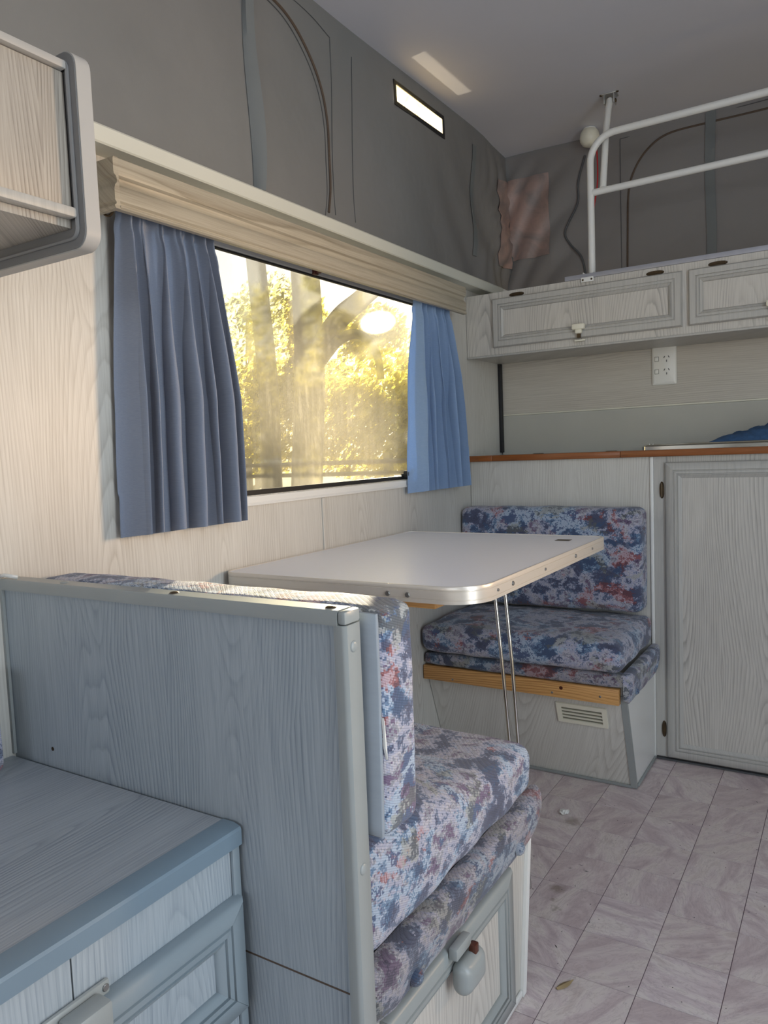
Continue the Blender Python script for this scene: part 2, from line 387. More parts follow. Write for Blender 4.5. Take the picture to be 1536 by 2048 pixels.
def tube(bm, pts, r, n=10, flat=None):
    pts = [Vector(p) for p in pts]; rr = r if isinstance(r, (list, tuple)) else [r] * len(pts)
    rings = []; up = None
    for i, p in enumerate(pts):
        t = (pts[min(i + 1, len(pts) - 1)] - pts[max(i - 1, 0)]).normalized()
        if up is None:
            up = Vector((0, 0, 1)) if abs(t.z) < 0.9 else Vector((1, 0, 0))
        s = t.cross(up)
        s.normalize(); up = s.cross(t).normalized()
        a, b = (1, 1) if flat is None else flat
        rings.append([bm.verts.new(p + (s * math.cos(2 * PI * k / n) * a + up * math.sin(2 * PI * k / n) * b) * rr[i]) for k in range(n)])
    for i in range(len(rings) - 1):
        for k in range(n):
            bm.faces.new((rings[i][k], rings[i][(k + 1) % n], rings[i + 1][(k + 1) % n], rings[i + 1][k]))
    bm.faces.new(rings[0][::-1]); bm.faces.new(rings[-1])
    return bm

def disc(bm, c, nrm, r, h, n=16, dome=0.0):
    """a button or screw head: short cylinder with a domed top"""
    c = Vector(c); nrm = Vector(nrm).normalized()
    a = nrm.orthogonal().normalized(); b = nrm.cross(a)
    prof = [(r, 0.0), (r, h * 0.6), (r * 0.85, h)]
    if dome: prof = [(r * math.cos(q), h * math.sin(q)) for q in (0, 0.3, 0.6, 0.95, 1.25)]
    rings = [[bm.verts.new(c + (a * math.cos(2 * PI * k / n) + b * math.sin(2 * PI * k / n)) * pr + nrm * ph) for k in range(n)] for pr, ph in prof]
    for i in range(len(rings) - 1):
        for k in range(n): bm.faces.new((rings[i][k], rings[i][(k + 1) % n], rings[i + 1][(k + 1) % n], rings[i + 1][k]))
    bm.faces.new(rings[0][::-1]); bm.faces.new(rings[-1]); return bm

def cushion(bm, x0, x1, y0, y1, z0, z1, r=0.03, puff=(0, 0, 0.01), n=22, lump=0.003, seed=0, shear=None):
    r2 = bmesh.ops.create_cube(bm, size=2)
    es = bm.edges[:]
    bmesh.ops.subdivide_edges(bm, edges=es, cuts=n, use_grid_fill=True)
    h = Vector(((x1 - x0) / 2, (y1 - y0) / 2, (z1 - z0) / 2)); c = Vector(((x0 + x1) / 2, (y0 + y1) / 2, (z0 + z1) / 2))
    for v in bm.verts:
        q = v.co.copy()
        e = Vector([math.copysign(1 - (1 - abs(q[i])) ** 1.0, q[i]) for i in range(3)])
        p = Vector((e.x * h.x, e.y * h.y, e.z * h.z))
        inner = Vector([max(-(h[i] - r), min(h[i] - r, p[i])) for i in range(3)])
        d = p - inner
        if d.length > 1e-9: p = inner + d.normalized() * r
        u, w, t = (p.x / h.x, p.y / h.y, p.z / h.z)
        def s(a): return max(0.0, 1 - a * a)
        p.x += math.copysign(puff[0], u) * (abs(u) ** 2) * s(w) * s(t) if puff[0] else 0
        p.y += math.copysign(puff[1], w) * (abs(w) ** 2) * s(u) * s(t) if puff[1] else 0
        p.z += puff[2] * t * t * s(u) * s(w) if t > 0 else 0
        nn = noise.noise_vector((p + c) * 14 + Vector((seed, seed, 0)))
        p += nn * lump
        v.co = p + c
        if shear: v.co += shear(v.co)
    return bm

def rail(bm, P, u0, v0, u1, v1, side, prof):
    """one mitred rail of a frame; prof = [(inset, height)]"""
    def corner(i, d):
        return [(u0 + d, v0 + d), (u1 - d, v0 + d), (u1 - d, v1 - d), (u0 + d, v1 - d)][i % 4]
    A = []; Bv = []
    full = list(prof) + [(prof[-1][0], 0.0), (prof[0][0], 0.0)]
    for d, hgt in full:
        a = corner(side, d); b = corner(side + 1, d)
        A.append(bm.verts.new(P(a[0], a[1], hgt))); Bv.append(bm.verts.new(P(b[0], b[1], hgt)))
    n = len(full)
    bm.faces.new(A); bm.faces.new(Bv[::-1])
    for i in range(n): bm.faces.new((A[i], A[(i + 1) % n], Bv[(i + 1) % n], Bv[i]))
    return bm

def framed_door(parent, P, u0, v0, u1, v1, w=0.045, t=0.016, panel_mat='panel2', frame_mat='frame', name='door', label=None):
    s = w / 0.045
    prof = [(0.0, 0.0), (0.0, t * .7), (0.004 * s, t), (0.022 * s, t), (0.023 * s, t - .0025), (0.025 * s, t - .0025), (0.026 * s, t),
            (0.032 * s, t), (0.033 * s, t - .003), (0.035 * s, t - .003), (0.036 * s, t - .001), (0.041 * s, t - .004), (w, t * .45)]
    bm = mk(); d = w - 0.002
    pts = [(u0 + d, v0 + d), (u1 - d, v0 + d), (u1 - d, v1 - d), (u0 + d, v1 - d)]
    lo = [bm.verts.new(P(a, b, 0.001)) for a, b in pts]; hi = [bm.verts.new(P(a, b, t * .4)) for a, b in pts]
    bm.faces.new(lo[::-1]); bm.faces.new(hi)
    for i in range(4): bm.faces.new((lo[i], lo[(i + 1) % 4], hi[(i + 1) % 4], hi[i]))
    pn = part(name, bm, panel_mat, parent, label)
    e = 0.0004
    for i in range(4):
        part('rail', rail(mk(), P, u0 + e * (i % 2), v0, u1 - e * (i % 2), v1, i, prof), frame_mat, pn, smooth=50)
    return pn

def faceY(c): return lambda u, v, n: (u, c - n, v)       # a face looking towards -Y
def faceX(c): return lambda u, v, n: (c + n, u, v)       # a face looking towards +X

# ================================================================== SETTING
# ---- floor with vinyl tiles
TX, TY = 0.1307, 0.1325
fl = struct('floor', B(-0.03, 2.03, -1.63, 2.6, -0.05, -0.0012), 'grout', 'marbled pink-grey vinyl tile floor of the aisle')
tile_me = None
def tile_bm(sx, sy):
    bm = mk(); box(bm, -sx / 2, sx / 2, -sy / 2, sy / 2, -0.003, 0.0)
    return bm
gx0, gy0 = 0.516, 1.918
rest = mk()
for i in range(-4, 12):
    for j in range(-27, 5):
        cx = gx0 + (i + .5) * TX; cy = gy0 + (j + .5) * TY
        if cy < -1.5 or cy > 2.5 or cx > 1.95: continue
        near = (0.2 < cx < 1.35) and (0.7 < cy < 2.4)
        if near:
            if tile_me is None:
                o = part('tile', tile_bm(TX - .0016, TY - .0016), 'tile', fl, smooth=0); tile_me = o.data
            else:
                o = bpy.data.objects.new('tile', tile_me); C.objects.link(o); o.parent = fl
            o.location = (cx, cy, 0)
        else:
            box(rest, cx - TX / 2 + .0008, cx + TX / 2 - .0008, cy - TY / 2 + .0008, cy + TY / 2 - .0008, -0.003, 0.0)
part('tile_field', rest, 'tile', fl, kind='stuff', smooth=0)

# ---- left wall with the window opening
WY0, WY1, WZ0, WZ1 = 1.02, 2.02, 0.868, 1.395
bm = mk()
box(bm, -0.03, 0, -1.63, WY0, 0, 1.5); box(bm, -0.03, 0, WY1, 2.6, 0, 1.5)
box(bm, -0.03, 0, WY0, WY1, 0, WZ0); box(bm, -0.03, 0, WY0, WY1, WZ1, 1.5)
wl = struct('wall_left', bm, 'wall', 'left wall of pale wood-grain laminate around the window')
part('cover_strip', B(0, 0.0035, 1.463, 1.475, 0.30, 0.845, bev=0.001), 'wall', wl)
# ---- canvas skirt above the left wall
def canvas_grid(us, vs, fn, hole=None):
    bm = mk(); g_ = [[bm.verts.new(fn(u, v)) for v in vs] for u in us]
    for i in range(len(us) - 1):
        for j in range(len(vs) - 1):
            if hole and hole(0.5 * (us[i] + us[i + 1]), 0.5 * (vs[j] + vs[j + 1])): continue
            bm.faces.new((g_[i][j], g_[i + 1][j], g_[i + 1][j + 1], g_[i][j + 1]))
    return bm
def fr(a, b, n): return [a + (b - a) * i / n for i in range(n + 1)]
def left_canvas_x(y, z):
    x = -0.006 + 0.012 * noise.noise(Vector((y * 2.2, z * 3.0, 1.3))) - 0.004
    # soft diagonal drapes towards the far corner, sharper ones beside it
    a = max(0.0, min(1.0, (y - 1.85) / 0.7)) * max(0, min(1, (1.99 - z) / 0.3))
    x += 0.007 * a * math.sin((y * 1.0 + z * 0.9) * 26)
    c = max(0.0, min(1.0, (y - 2.42) / 0.2)) * max(0, min(1, (2.0 - z) / 0.12))
    x += 0.012 * c * abs(math.sin((y + 0.16 * math.sin(z * 9)) * 46))
    # a stretched belly between seam and flap
    x += 0.004 * math.sin((y - z) * 8)
    return x
ys = fr(-1.6, 1.90, 110) + fr(1.90, 2.19, 8)[1:] + fr(2.19, 2.705, 60)[1:]
zs = fr(1.45, 1.917, 24) + [1.917 + 0.018, 1.972 - 0.018, 1.972] + [1.99, 2.005, 2.022]
bm = canvas_grid(ys, zs, lambda y, z: (left_canvas_x(y, z), y, z), lambda y, z: 1.90 < y < 2.19 and 1.917 < z < 1.972)
solid(bm, 0.0015)
cv = part('canvas', bm, 'canvas', wl, 'grey canvas pop-top skirt', smooth=60)
def hug(y, z, off=0.002): return (left_canvas_x(y, z) + off, y, z)
# vent slot in the canvas: black border, sheer window
bm = mk()
def strip_loop(bm, y0, z0, y1, z1, w, off):
    for (a0, b0, a1, b1) in ((y0, z0, y1, z0 + w), (y0, z1 - w, y1, z1), (y0, z0 + w, y0 + w, z1 - w), (y1 - w, z0 + w, y1, z1 - w)):
        pts = [hug(a0, b0, off), hug(a1, b0, off), hug(a1, b1, off), hug(a0, b1, off)]
        lo = [bm.verts.new(p) for p in pts]; hi = [bm.verts.new((p[0] + .0015, p[1], p[2])) for p in pts]
        bm.faces.new(lo[::-1]); bm.faces.new(hi)
        for i in range(4): bm.faces.new((lo[i], lo[(i + 1) % 4], hi[(i + 1) % 4], hi[i]))
strip_loop(bm, 1.893, 1.910, 2.192, 1.979, 0.0125, 0.002)
part('vent_border', bm, 'rubber', cv, 'black tape border of the lit vent slot')
part('vent_window', B(-0.004, -0.003, 1.895, 2.19, 1.912, 1.977), 'vent', cv, 'bright sheer vent slot')
# zip of the rolled window and its stitched lines
zp = catmull([hug(1.555, 1.537), hug(1.572, 1.60), hug(1.578, 1.68), hug(1.580, 1.76), hug(1.563, 1.83), hug(1.52, 1.888), hug(1.447, 1.936), hug(1.36, 1.955), hug(1.2, 1.962), hug(0.9, 1.964), hug(0.5, 1.964)], 8)
part('zip', tube(mk(), zp, 0.0030, 6, (1, 1)), 'zip', cv, 'brown zip curving down to the ledge')
part('seam', tube(mk(), [Vector(p) + Vector((-0.001, -0.013, -0.010)) for p in zp], 0.0011, 5), 'cable', cv)
for pts in ([(1.602, 1.965), (1.607, 1.85), (1.595, 1.70), (1.588, 1.60), (1.585, 1.538)], [(1.697, 1.96), (1.693, 1.85), (1.682, 1.72), (1.674, 1.60), (1.673, 1.54)],
            [(1.602, 1.967), (1.5, 1.985), (1.3, 1.99), (1.0, 1.992)]):
    part('seam', tube(mk(), catmull([hug(y, z, 0.0008) for y, z in pts], 6), 0.0010, 5), 'cable', cv)
# hanging flap strip (a fin of canvas)
bm = mk(); rows = []
for z in fr(1.52, 2.022, 26):
    t = (z - 1.52) / 0.5
    w = 0.020 + 0.004 * math.sin(t * 7)
    y0 = 1.283 + 0.006 * math.sin(t * 6 + 1)
    b = left_canvas_x(y0, z)
    rows.append([bm.verts.new((b + 0.001, y0, z)), bm.verts.new((b + w * 0.6, y0 + 0.004 + 0.006 * math.sin(t * 5), z)), bm.verts.new((b + w, y0 + 0.016 + 0.008 * math.sin(t * 4), z))])
for i in range(len(rows) - 1):
    for k in range(2): bm.faces.new((rows[i][k], rows[i][k + 1], rows[i + 1][k + 1], rows[i + 1][k]))
solid(bm, 0.0015)
part('flap', bm, 'canvas2', cv, 'loose hanging canvas strip')
# pale webbing strap near the corner
bm = mk(); rows = []
for z in fr(1.60, 1.962, 18):
    y0 = 2.408 + 0.004 * math.sin(z * 20)
    rows.append([bm.verts.new(hug(y0 - 0.010, z, 0.003)), bm.verts.new(hug(y0 + 0.012, z, 0.004))])
for i in range(len(rows) - 1): bm.faces.new((rows[i][0], rows[i][1], rows[i + 1][1], rows[i + 1][0]))
solid(bm, 0.0015)
part('strap', bm, 'canvas2', cv, 'pale webbing strap sewn to the canvas')

# ---- ceiling
bm = mk()
prism(bm, [(-1.63, 2.022), (2.42, 2.022), (2.50, 2.020), (2.58, 2.012), (2.72, 2.003), (2.72, 2.05), (-1.63, 2.05)], 'x', -0.03, 2.03)
ce = struct('ceiling', bm, 'ceil', 'smooth white lifting roof panel', smooth=30)
# ---- ledge that runs above the left wall
bm = mk()
prism(bm, [(0.0, 1.468), (0.048, 1.4665), (0.0505, 1.469), (0.0505, 1.494), (0.047, 1.498), (0.0, 1.499)], 'y', -1.6, 2.50)
tl = struct('trim_1', bm, 'ledge', 'cream enamelled ledge along the top of the left wall', smooth=30)
part('bracket', B(0.0, 0.05, 2.502, 2.566, 1.466, 1.496, bev=0.002), 'white', tl)

# ---- back wall
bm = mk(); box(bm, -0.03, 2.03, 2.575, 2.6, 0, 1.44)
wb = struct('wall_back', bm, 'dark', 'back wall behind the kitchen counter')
part('panel', B(0.006, 1.98, 2.566, 2.575, 1.066, 1.30), 'wallX', wb, 'horizontally grained splash panel')
part('panel', B(0.006, 1.98, 2.564, 2.575, 0.92, 1.060), 'splash', wb, 'smooth grey lower splash panel')
part('cover_strip', B(0.012, 1.98, 2.561, 2.575, 1.0605, 1.0655, bev=0.001), 'ivory', wb)
def back_canvas_y(x, z):
    y = 2.70 + 0.010 * noise.noise(Vector((x * 3.0, z * 3.4, 5.1)))
    c = max(0.0, min(1.0, (0.42 - x) / 0.25)) * max(0, min(1, (2.0 - z) / 0.12))
    y -= 0.016 * c * abs(math.sin((x * 0.8 - z * 0.75 + 0.08 * math.sin(x * 9)) * 26))
    c2 = max(0.0, min(1.0, (x - 0.4) / 0.2)) * max(0, min(1, (1.60 - z) / 0.12))
    y -= 0.010 * c2 * abs(math.sin((z * 1.0 + 0.35 * x) * 45 + x * 9))
    y -= 0.004 * math.sin(x * 11 + z * 4)
    return y
bm = canvas_grid(fr(-0.01, 2.02, 130), fr(1.40, 2.03, 40), lambda x, z: (x, back_canvas_y(x, z), z))
solid(bm, 0.0015)
cb = part('canvas', bm, 'canvas', wb, 'wrinkled grey canvas skirt behind the cabinet', smooth=60)
def hb(x, z, off=0.003): return (x, back_canvas_y(x, z) - off, z)
part('zip', tube(mk(), catmull([hb(.423, 1.50), hb(.426, 1.65), hb(.431, 1.79), hb(.452, 1.86), hb(.495, 1.915), hb(.56, 1.948), hb(.679, 1.954), hb(.85, 1.958), hb(1.3, 1.962)], 8), 0.0032, 6), 'zip', cb, 'brown zip outline of the rear window flap')
part('seam', tube(mk(), catmull([hb(.404, 1.50), hb(.404, 1.75), hb(.404, 1.972)], 10), 0.0012, 5), 'cable', cb)
part('seam', tube(mk(), catmull([hb(.404, 1.972), hb(.9, 1.985), hb(1.5, 1.99)], 14), 0.0012, 5), 'cable', cb)
bm = mk(); rows = []
for z in fr(1.46, 1.995, 20):
    rows.append([bm.verts.new(hb(.674 + 0.002 * math.sin(z * 13), z, .005)), bm.verts.new(hb(.704 + 0.002 * math.sin(z * 13), z, .006))])
for i in range(len(rows) - 1): bm.faces.new((rows[i][0], rows[i][1], rows[i + 1][1], rows[i + 1][0]))
solid(bm, 0.0015)
part('flap', bm, 'canvas2', cb, 'vertical canvas strap across the rear flap')
# painted sun glow: pink sheet in the corner, half on each canvas
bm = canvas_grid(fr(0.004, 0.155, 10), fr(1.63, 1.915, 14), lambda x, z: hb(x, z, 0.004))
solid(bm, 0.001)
part('patch', bm, 'sheet', cb, 'pinkish patch of painted sun glow in the canvas corner', smooth=60)
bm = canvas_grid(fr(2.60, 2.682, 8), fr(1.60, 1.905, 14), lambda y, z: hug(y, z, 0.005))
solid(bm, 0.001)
part('patch', bm, 'sheet', cv, 'pinkish patch of painted sun glow in the canvas corner', smooth=60)
# loose grey cord behind the canvas wrinkles
part('cord', tube(mk(), catmull([hb(.285, 1.945, .006), hb(.262, 1.86, .008), hb(.256, 1.79, .008), hb(.215, 1.70, .008), hb(.228, 1.655, .008), hb(.27, 1.60, .008), hb(.285, 1.53, .008)], 8), 0.0036, 7), 'cable', cb)

# ---- right wall and rear wall (beyond the frame) with door and window openings
bm = mk()
box(bm, 2.0, 2.03, -1.63, 0.25, 0, 2.02); box(bm, 2.0, 2.03, 0.85, 1.85, 0, 2.02); box(bm, 2.0, 2.03, 2.25, 2.6, 0, 2.02)
box(bm, 2.0, 2.03, 0.25, 0.85, 1.9, 2.02); box(bm, 2.0, 2.03, 1.85, 2.25, 0, 0.9); box(bm, 2.0, 2.03, 1.85, 2.25, 1.4, 2.02)
struct('wall_right', bm, 'wall', 'right wall behind the photographer')
bm = mk(); box(bm, -0.03, 2.03, -1.66, -1.63, 0, 1.0); box(bm, -0.03, 2.03, -1.66, -1.63, 1.5, 2.02); box(bm, -0.03, 0.5, -1.66, -1.63, 1.0, 1.5); box(bm, 1.75, 2.03, -1.66, -1.63, 1.0, 1.5)
struct('wall_front', bm, 'wall', 'end wall behind the photographer')

# ---- black strip in the back corner
struct('trim_2', B(0.0005, 0.0125, 2.548, 2.563, 0.93, 1.2450, bev=0.002), 'rubber', 'black vertical rubber strip in the corner behind the counter')

# ---- window
win = thing('window_1', 'wide hinged acrylic window with dusty pane', 'window', (0, 1.02, 0.868)); win['kind'] = 'structure'
del win['category']
part('pane', B(-0.024, -0.020, WY0 + .004, WY1 - .004, WZ0 + .003, WZ1 - .003), 'glass', win, 'dusty scratched acrylic pane')
bm = mk()
box(bm, -0.020, -0.012, WY0 + .001, WY1 - .001, WZ0 + .0005, 0.8785); box(bm, -0.020, -0.012, WY0 + .001, WY1 - .001, 1.374, 1.381)
box(bm, -0.020, -0.012, WY0 + .001, WY0 + .01, .8785, 1.374); box(bm, -0.020, -0.012, WY1 - .01, WY1 - .001, .8785, 1.374)
part('seal', bm, 'rubber', win, 'black rubber seal')
part('top_rail', B(-0.012, -0.004, WY0 + .001, WY1 - .001, 1.3775, 1.3865, bev=.001), 'lilac', win)
bm = mk(); prism(bm, [(0.0, .846), (0.009, .847), (0.010, .850), (0.008, .853), (0.0075, .866), (-.011, .8675), (-.011, .8645), (0.0, .8635)], 'y', WY0 - .02, WY1 + .02)
part('bottom_frame', bm, 'white', win, 'pale aluminium bottom frame', smooth=30)
bm = mk(); box(bm, -0.006, 0.004, 1.474, 1.490, 1.374, 1.394, bev=.002); box(bm, 0.002, 0.010, 1.478, 1.494, 1.378, 1.384, bev=.002)
part('catch', bm, 'maroon', win, 'small maroon catch on the top rail')
bm = mk(); box(bm, -0.011, 0.006, 1.862, 1.905, .878, .885, bev=.002)
disc(bm, (0.000, 1.866, .884), (1, 0, 0), .0095, .016, 14); tube(bm, [(0.012, 1.866, .884), (0.016, 1.880, .892), (0.018, 1.886, .899)], [.005, .006, .004], 8)
part('catch', bm, 'rubber', win, 'black locking knob at the lower right')

# ================================================================== PELMET AND CURTAINS
pel = thing('pelmet', 'moulded cream wood-look pelmet above the window curtains', 'pelmet', (0, 0.842, 1.357))
prof = [(0.068, 1.357), (0.078, 1.357), (0.0815, 1.3595), (0.0815, 1.362), (0.0765, 1.3645), (0.0765, 1.367), (0.0800, 1.370), (0.0800, 1.388), (0.0775, 1.394),
        (0.0725, 1.398), (0.0715, 1.403), (0.0735, 1.408), (0.0790, 1.411), (0.0800, 1.415), (0.0800, 1.434), (0.0785, 1.438), (0.068, 1.438)]
part('front_board', prism(mk(), prof, 'y', 0.852, 2.136), 'pelmet', pel, smooth=35)
m_ret = 'pelmet'
pr = [(0.852 - (x - 0.068) * 0.7, z) for x, z in prof]
part('return_board', prism(mk(), [(0.8525, 1.357), (0.8525, 1.438)] + [(y - .001, z) for y, z in reversed(pr)], 'x', 0.0005, 0.0805), m_ret, pel, 'short end return with mitred joint', smooth=35)
part('curtain_track', B(0.036, 0.046, 0.86, 2.13, 1.395, 1.405), 'white', pel)
bm = tube(mk(), catmull([(0.02, .862, 1.372), (0.03, .862, 1.360), (0.040, .864, 1.358), (0.046, .866, 1.366), (0.042, .868, 1.376)], 6), 0.0022, 7)
part('hook', bm, 'bronze', pel, 'small curtain hook under the end')

def curtain(loc, yl, yr, ztop, zbot, nf, seed, xa=0.041):
    """gathered cloth: a pinched heading, then folds of unequal width that open towards the hem"""
    bm = mk(); NS, NT = 220, 60; rows = []
    rnd = random.Random(seed)
    cuts = [0.0]
    for k in range(nf): cuts.append(cuts[-1] + rnd.uniform(0.55, 1.45))
    cuts = [c / cuts[-1] for c in cuts]
    amp = [rnd.uniform(0.75, 1.25) for _ in range(nf)]; skew = [rnd.uniform(0.30, 0.62) for _ in range(nf)]
    drift = [rnd.uniform(-0.25, 0.25) for _ in range(nf + 1)]
    for j in range(NT + 1):
        t = j / NT; z = ztop + (zbot - ztop) * t; row = []
        ct = [cuts[k] + (drift[k] / nf * (t - 0.4) if 0 < k < nf else 0) for k in range(nf + 1)]
        open_ = min(1.0, max(0.0, (t - 0.05) / 0.5)) ** 0.7
        for i in range(NS + 1):
            s = i / NS
            k = 0
            while k < nf - 1 and s > ct[k + 1]: k += 1
            q = (s - ct[k]) / (ct[k + 1] - ct[k])
            sk = skew[k]
            q2 = 0.5 * q / sk if q < sk else 0.5 + 0.5 * (q - sk) / (1 - sk)      # crest pushed to one side of the fold
            f = -math.cos(2 * PI * q2)
            f = math.copysign(abs(f) ** 0.75, f)
            A = (0.009 + 0.018 * open_) * amp[k]
            x = xa + A * f
            y = yl(t) + (yr(t) - yl(t)) * s + (0.004 + 0.011 * open_) * math.sin(2 * PI * q2) * math.sin(PI * s) ** 0.4
            hd = math.exp(-((t - 0.075) / 0.022) ** 2)                            # stitched gathering line
            x += -0.004 * hd + 0.0045 * max(0, 1 - t / 0.20) * math.sin(2 * PI * (s * nf * 2.7 + 0.3 * math.sin(9 * s)) + 5 * t)
            x += 0.0035 * noise.noise(Vector((s * 7 + seed, t * 4, 0)))
            if z > 1.345: x = min(x, 0.060)
            x = max(x, 0.014 if z < 0.89 else 0.005)
            row.append(bm.verts.new((x, y, z + (0.003 * f if j == NT else 0))))
        rows.append(row)
    for j in range(NT):
        for i in range(NS): bm.faces.new((rows[j][i], rows[j][i + 1], rows[j + 1][i + 1], rows[j + 1][i]))
    solid_thin(bm, 0.0012)
    return bm
bm = curtain(None, lambda t: 0.884 - 0.022 * t, lambda t: 1.098 + 0.042 * min(1, 1.7 * t), 1.389, 0.822, 7, 3)
cl = solo('curtain', bm, 'curtain', 'grey-blue pleated curtain hanging at the left side of the window', 'curtain', (0.04, 0.98, 0.82), 'window curtains', smooth=80)
bm = curtain(None, lambda t: 1.893 - 0.040 * t, lambda t: 2.090 + 0.092 * t ** 0.8, 1.389, 0.832, 5, 11)
cr_ = solo('curtain', bm, 'curtain_backlit', 'blue pleated curtain with painted backlight at the right side of the window, beside the counter', 'curtain', (0.04, 2.0, 0.83), 'window curtains', smooth=80)

# ================================================================== OVERHEAD CABINET, near left
oc = thing('overhead_cabinet', 'wood-grain overhead cabinet with grey rounded end cap, high at the left edge', 'cabinet', (0, 0, 1.2))
part('body', B(0.0005, 0.266, -0.6, 0.619, 1.240, 1.43), 'overhead', oc)
part('door', B(0.2665, 0.272, -0.6, 0.617, 1.262, 1.4235, bev=0.001), 'overhead', oc)
part('top_lip', B(0.2665, 0.281, -0.6, 0.616, 1.424, 1.434, bev=0.002), 'cap', oc)
part('bottom_lip', B(0.2665, 0.283, -0.6, 0.616, 1.249, 1.2615, bev=0.003), 'frame', oc, 'rounded bottom lip')
def rrect(x0, z0, x1, z1, r, n=8):
    pts = [(x0, z0)]
    pts += [(x1 - r + r * math.sin(a), z0 + r - r * math.cos(a)) for a in fr(0, PI / 2, n)]
    pts += [(x1 - r + r * math.cos(a), z1 - r + r * math.sin(a)) for a in fr(0, PI / 2, n)]
    pts += [(x0, z1)]
    return pts
part('end_cap', prism(mk(), rrect(0.0005, 1.214, 0.2925, 1.449, 0.022), 'y', 0.6205, 0.641), 'cap', oc, 'pale rounded edge of the end cap', smooth=30)
part('end_cap_face', prism(mk(), rrect(0.0005, 1.2155, 0.2910, 1.4475, 0.021), 'y', 0.6192, 0.6203), 'capface', oc, 'dark grey face of the end cap', smooth=30)
bm = tube(mk(), [(0.001, 0.6175, 1.2275)] + [(x - 0.0, 0.6175, z) for x, z in rrect(0.0, 1.2275, 0.279, 1.4375, 0.012)[1:-1]] + [(0.2, 0.6175, 1.4375)], 0.0026, 6)
part('bead', bm, 'capface', oc, 'dark bead round the joint')

# ================================================================== PARTITION
pt = thing('partition', 'grey wood-grain partition board with plastic edge trim behind the near seat', 'partition', (0, 0.66, 0))
part('upper_board', B(0.001, 0.620, 0.6515, 0.6665, 0.345, 0.770), 'panel', pt)
part('lower_board', B(0.001, 0.620, 0.6520, 0.6660, 0.002, 0.3425), 'panel', pt)
part('joint', B(0.001, 0.620, 0.6513, 0.6645, 0.3426, 0.3449), 'zip', pt, 'brown exposed joint between the boards')
bm = mk(); prism(bm, [(0.6465, .766), (0.6465, .779), (0.649, .7825), (0.674, .7825), (0.676, .779), (0.676, .766), (0.667, .766), (0.667, .7705), (0.651, .7705), (0.651, .766)], 'x', 0.002, 0.6225)
part('top_trim', bm, 'trim', pt, smooth=40)
bm = mk(); prism(bm, [(0.617, .6480), (0.628, .6465), (0.6310, .6475), (0.6335, .6500), (0.6335, .674), (0.631, .677), (0.617, .677), (0.617, .667), (0.6205, .667), (0.6205, .651), (0.617, .651)], 'z', 0.002, 0.7665)
bm2 = bm; disc_h = None
part('edge_trim', bm, 'trim', pt, smooth=40)
part('corner_trim', B(0.6228, 0.6333, 0.647, 0.6765, 0.767, 0.7820, bev=0.003), 'trim', pt)
bm = mk(); prism(bm, [(0.0008, .6465), (0.006, .6465), (0.006, .651), (0.0008, .651)], 'z', 0.513, 0.766)
part('wall_trim', bm, 'trim', pt)
for (x, y, z, n_) in ((0.14, .660, .7826, (0, 0, 1)), (0.362, .660, .7826, (0, 0, 1)), (0.606, .660, .7826, (0, 0, 1))):
    part('screw_cap', disc(mk(), (x, y, z), n_, 0.0062, 0.0022, 18, 1), 'bronze' if x > .3 else 'trim', pt, 'dark round screw cap')
for z in (.742, .491): part('screw_cap', disc(mk(), (0.6336, .661, z), (1, 0, 0), 0.0066, 0.0026, 18, 1), 'trim', pt)
part('screw_hole', disc(mk(), (0.096, 0.6514, .535), (0, -1, 0), 0.0030, 0.0006, 12), 'bronze', pt)
part('trim_end', tube(mk(), catmull([(0.001, .652, .786), (0.012, .650, .788), (0.026, .652, .787), (0.032, .658, .785)], 6), 0.003, 7), 'white', pt, 'white bead at the wall end')

# ================================================================== FOREGROUND CUPBOARD
cu = thing('storage_cupboard', 'low grey cupboard with wood-grain top in the near left corner', 'cupboard', (0.2, 0.1, 0))
part('carcass', B(0.001, 0.452, -0.9, 0.6455, 0.002, 0.488), 'frame_dark', cu)
part('top', B(0.001, 0.4375, -0.9, 0.6460, 0.4885, 0.5095), 'panelY', cu)
bm = mk(); prism(bm, [(0.438, .487), (0.438, .5105), (0.456, .5105), (0.466, .5075), (0.4675, .504), (0.4675, .4855), (0.454, .4855), (0.454, .487)], 'y', -0.9, 0.6462)
part('edging', bm, 'edge', cu, 'blue-grey plastic front edging', smooth=20)
part('fascia_board', B(0.4525, 0.4600, 0.4160, 0.632, 0.02, 0.4850), 'panel', cu)
part('fascia_board', B(0.4525, 0.4600, -0.9, 0.4142, 0.02, 0.4850), 'panel', cu)
part('corner_post', B(0.4525, 0.4640, 0.633, 0.6455, 0.02, 0.4850, bev=0.002), 'frame_dark', cu)
framed_door(cu, faceX(0.4603), 0.24, 0.286, 0.6375, 0.426, w=0.046, t=0.016, panel_mat='panel', frame_mat='frame_dark')
bm = mk(); box(bm, 0.4605, 0.4665, 0.378, 0.452, 0.424, 0.440, bev=0.003); box(bm, 0.4665, 0.4905, 0.392, 0.437, 0.408, 0.436, bev=0.004)
lt = part('latch', bm, 'trim', cu, 'grey plastic latch block')
for y in (.384, .446): part('screw', disc(mk(), (0.4665, y, .433), (1, 0, 0), 0.0038, 0.0015, 12), 'steel', lt)
part('knob', B(0.477, 0.502, 0.398, 0.432, 0.365, 0.407, bev=0.008, seg=3), 'trim', lt)

# ================================================================== CUSHION on the cupboard
cushion(bm := mk(), 0.004, 0.068, -0.2, 0.598, 0.512, 0.668, r=0.018, puff=(0.004, 0.002, 0), n=18, seed=9)
solo('seat_back_cushion', bm, 'fabric', 'dark tapestry cushion against the wall on the near cupboard, at the left edge', 'cushion', (0.03, 0.2, 0.51), smooth=60)

